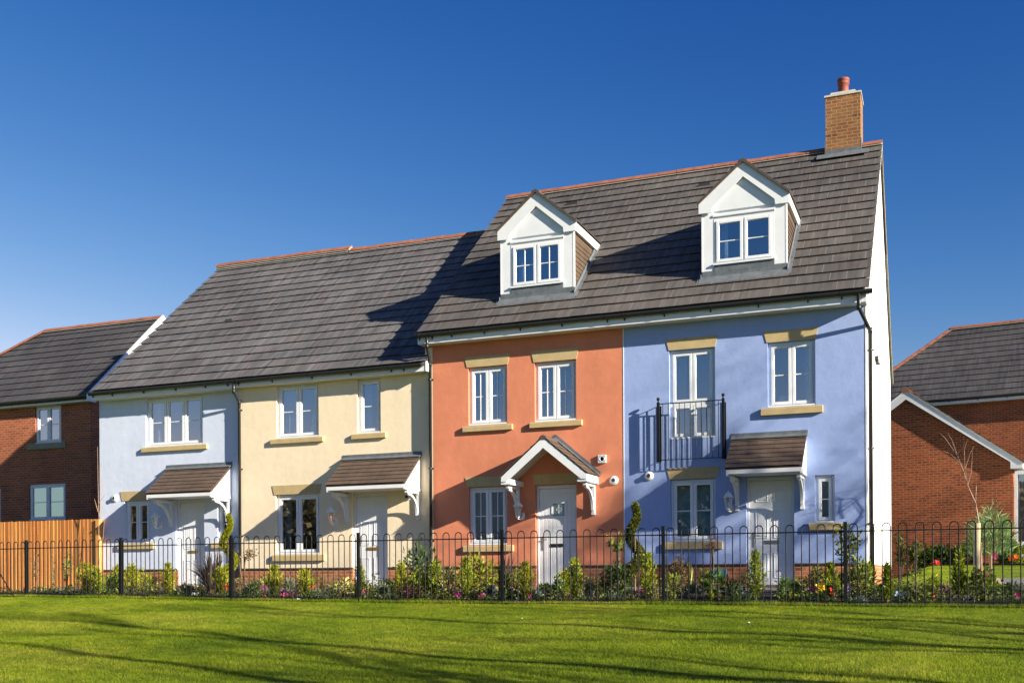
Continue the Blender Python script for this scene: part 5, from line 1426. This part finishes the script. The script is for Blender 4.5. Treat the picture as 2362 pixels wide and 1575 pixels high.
# staked bare sapling
Ys = -.6; p = at(2254, Ys); p.z = gz(p.x, Ys)
bt = thing('bare_sapling', 'bare young tree with pale twigs tied to a round wooden stake', 'tree', p)
m = MB(); px0 = [(2256, 1310), (2258, 1210), (2250, 1160), (2232, 1120)]
P = [at(a, Ys, b) for a, b in px0]; m.tube([p]+P, [.022, .02, .016, .013, .010], 6); m.build('trunk', M['bark_pale'], bt)
m = MB()
for line in ([(2232, 1120), (2222, 1085), (2208, 1050), (2180, 1010), (2168, 998)], [(2232, 1120), (2226, 1080), (2224, 1035), (2222, 1005)], [(2226, 1080), (2238, 1045), (2247, 1028)], [(2232, 1120), (2240, 1090), (2244, 1030)], [(2208, 1050), (2196, 1015), (2186, 998)], [(2224, 1035), (2232, 1012)], [(2208, 1050), (2222, 1030)], [(2215, 1068), (2190, 1045), (2176, 1040)], [(2250, 1160), (2252, 1120), (2250, 1090)]):
    Q = [at(a, Ys+U(-.25, .25)*(i > 0), b) for i, (a, b) in enumerate(line)]; m.tube(Q, [.010-.0075*i/(len(Q)-1) for i in range(len(Q))], 5)
m.build('branches', M['bark_pale'], bt)
q0, q1 = at(2254, Ys-.06, 1206), at(2252, Ys-.06, 1330); s = thing('tree_stake', 'thick round pale wooden stake supporting the bare young tree', 'stake', (q0.x, q0.y, q1.z))
m = MB(); m.tube([(q1.x, q1.y, gz(q1.x, q1.y)-.1), (q0.x, q0.y, q0.z)], .055, 10); m.build('stake', M['stake'], s)
m = MB(); m.tube([(q0.x, q0.y, q0.z-.95), (q0.x, q0.y, q0.z-.90)], .060, 10); m.build('tie', M['rubber'], s)
q0, q1 = at(2262, Ys+.1, 1250), at(2264, Ys+.1, 1330); s = thing('tree_stake', 'thin reddish stake right of the thick round stake', 'stake', (q1.x, q1.y, q1.z))
m = MB(); m.tube([(q1.x, q1.y, gz(q1.x, q1.y)-.1), (q0.x, q0.y, q0.z)], .022, 8); m.build('stake', M['bark_pale'], s)
# bare creeper by the pale house corner with its post
p = at(231, -.25); p.z = gz(p.x, -.25); t = thing('bare_sapling', 'thin bare twigs climbing at the left corner of the pale house', 'tree', p)
m = MB()
for line in ([(228, 1350), (228, 1200), (226, 1100), (225, 1030)], [(228, 1200), (236, 1130), (232, 1070)], [(226, 1180), (218, 1150)], [(228, 1250), (240, 1235)], [(228, 1160), (242, 1140), (244, 1100)], [(229, 1300), (238, 1240), (242, 1180)]):
    Q = [at(a, -.25, b) for a, b in line]; m.tube(Q, [.008-.005*i/(len(Q)-1) for i in range(len(Q))], 5)
m.build('branches', M['bark_pale'], t)
# stones
for px, py, r, lab in ((688, 1381, .03, 'pale stone lying at the lawn edge below the cream house'), (1727, 1435, .013, 'small white fragment lying on the lawn in front of the blue house'), (1204, 1425, .009, 'tiny white fragment lying on the lawn in front of the terracotta house')):
    d = cr*((px-CX)/F)-cu*((py-CY)/F)+fw; t_ = 8.
    while t_ < 25:
        q = CAM+d*t_
        if q.z < gz(q.x, q.y)+.02: break
        t_ += .02
    m = MB(); m.lathe((q.x, q.y, q.z), [(r*.5, -r*.5), (r*1.1, -.1*r), (r, r*.4), (r*.4, r*.75)], 7)
    tag(m.build('stone', M['step'] if r > .05 else M['upvc'], None), lab, 'stone')

# ------------------------------------------------------------------ bare trees standing outside the frame; their branches shade lawn and walls
def bare_tree(loc, h, seed, lab, NL=10):
    rg = random.Random(seed); tr = MB(); cw = MB(); loc = Vector((loc[0], loc[1], gz(loc[0], loc[1])))
    t = thing('bare_tree', lab, 'tree', loc, 0, 'bare winter trees beside the lawn')
    def limb(mb, p, d, L, r, lev):
        n = 5; pts = [p]; dd = d
        for k in range(n):
            dd = (dd+Vector((rg.gauss(0, .11), rg.gauss(0, .11), rg.gauss(.05, .08)))).normalized(); pts.append(pts[-1]+dd*L/n)
        rr = [r*(1-.72*k/n) for k in range(n+1)]; mb.tube(pts, rr, 6 if lev < 2 else 4, 0, False)
        if lev >= 3: return
        for c in range((4, 3, 3)[lev]):
            i = rg.randint(1, n); out = Vector((rg.gauss(0, 1), rg.gauss(0, 1), rg.gauss(.3, .5))).normalized()
            limb(mb, pts[i], (dd*.8+out*.7).normalized(), L*rg.uniform(.40, .62), max(.008, rr[i]*rg.uniform(.55, .8)), lev+1)
    n = 9; pts = [loc-Vector((0, 0, .2))]
    for k in range(n): pts.append(pts[-1]+Vector((rg.gauss(0, .03)*h, rg.gauss(0, .03)*h, 1*h))*(.86/n))
    rr = [h*.0135*(1-.80*k/n) for k in range(n+1)]; tr.tube(pts, rr, 9, 0, False)
    for k in range(NL):
        i = rg.randint(2, n); a = rg.uniform(0, 6.28); d = Vector((math.cos(a)*.75, math.sin(a)*.75, rg.uniform(.45, 1.0))).normalized()
        limb(cw, pts[i], d, h*rg.uniform(.20, .36)*(1.15-.07*i), rr[i]*rg.uniform(.48, .75), 0)
    tr.build('trunk', M['bark'], t); cw.build('crown', M['bark'], t)
for k, (x, yy, h, lab) in enumerate(TREES): bare_tree((x, yy), h, 40+k, lab, {0: 18, 1: 20, 2: 16}.get(k, 10))

# tree belt and hedge behind the camera, seen only as reflections in the lower panes
m = MB(); rg = random.Random(5)
for k in range(17000):
    x = rg.uniform(-66, 40); b = Vector((x, -50+rg.uniform(-3, 3)+3*math.sin(x*.2), -1.5+rg.random()**.8*(7.8+1.2*math.sin(x*.35)+.8*math.sin(x*.9))))
    d = Vector((rg.gauss(0, 1), rg.gauss(0, 1), rg.gauss(.3, 1))).normalized(); m.leaf(b, d, Vector((0, 1, .3)), rg.uniform(.5, 1.1), rg.uniform(.3, .6))
for k in range(2600):
    x = rg.uniform(-66, 40); b = Vector((x, -55+rg.uniform(-2, 2), -1.5+rg.random()*(7.4+1.2*math.sin(x*.35))))
    m.leaf(b, Vector((rg.gauss(0, 1), rg.gauss(0, .3), rg.gauss(.2, 1))).normalized(), Vector((0, 1, .1)), rg.uniform(1.6, 2.6), rg.uniform(1.2, 2.0))
o = m.build('treeline', LMt('far', (.11, .095, .05)), None); kind(o, 'stuff'); o['label'] = 'brownish belt of trees across the green'; o['category'] = 'trees'

# ------------------------------------------------------------------ light, sky, camera
sl = bpy.data.lights.new('sun', 'SUN'); sl.energy = SUN_E; sl.angle = R(.53); sl.color = (1.0, .90, .72)
so = bpy.data.objects.new('sun', sl); col.objects.link(so); so.rotation_euler = (-SUN).to_track_quat('-Z', 'Y').to_euler(); so.location = SUN*60
w = bpy.data.worlds.new('World'); scene.world = w; w.use_nodes = True; nt = w.node_tree; nt.nodes.clear()
sk = nt.nodes.new('ShaderNodeTexSky'); sk.sky_type = 'NISHITA'; sk.sun_disc = False
sk.sun_elevation = math.asin(SUN.z); sk.sun_rotation = math.atan2(SUN.x, SUN.y)
sk.altitude = 0; sk.air_density = SKY[1]; sk.dust_density = SKY[2]; sk.ozone_density = SKY[3]
bg = nt.nodes.new('ShaderNodeBackground'); bg.inputs[1].default_value = .1; ou = nt.nodes.new('ShaderNodeOutputWorld')
# clear winter sky: deepen each channel of the sky texture a little (a polarised, contrasty sky)
sp_ = nt.nodes.new('ShaderNodeSeparateColor'); cb_ = nt.nodes.new('ShaderNodeCombineColor'); nt.links.new(sk.outputs[0], sp_.inputs[0])
for i_, (a_, p_, mx) in enumerate(SKYC):
    m1 = nt.nodes.new('ShaderNodeMath'); m1.operation = 'MULTIPLY'; m1.inputs[1].default_value = .161
    m2 = nt.nodes.new('ShaderNodeMath'); m2.operation = 'POWER'; m2.inputs[1].default_value = p_
    m3 = nt.nodes.new('ShaderNodeMath'); m3.operation = 'MULTIPLY'; m3.inputs[1].default_value = a_*3.413
    m4 = nt.nodes.new('ShaderNodeMath'); m4.operation = 'MINIMUM'; m4.inputs[1].default_value = mx*3.413
    nt.links.new(sp_.outputs[i_], m1.inputs[0]); nt.links.new(m1.outputs[0], m2.inputs[0]); nt.links.new(m2.outputs[0], m3.inputs[0]); nt.links.new(m3.outputs[0], m4.inputs[0]); nt.links.new(m4.outputs[0], cb_.inputs[i_])
nt.links.new(cb_.outputs[0], bg.inputs[0]); nt.links.new(bg.outputs[0], ou.inputs[0])
cd = bpy.data.cameras.new('camera'); co = bpy.data.objects.new('camera', cd); col.objects.link(co)
cd.sensor_fit = 'HORIZONTAL'; cd.sensor_width = 36; cd.lens = F/2362*36; cd.shift_y = (CY-787.5)/2362; cd.clip_end = 3000; cd.clip_start = .1
mt = Matrix((cr, cu, -fw)).transposed().to_4x4(); mt.translation = CAM; co.matrix_world = mt
scene.camera = co
scene.view_settings.view_transform = 'Standard'; scene.view_settings.look = 'None'; scene.view_settings.exposure = EXPO; scene.view_settings.gamma = 1
scene.cycles.max_bounces = 6; scene.cycles.transparent_max_bounces = 12
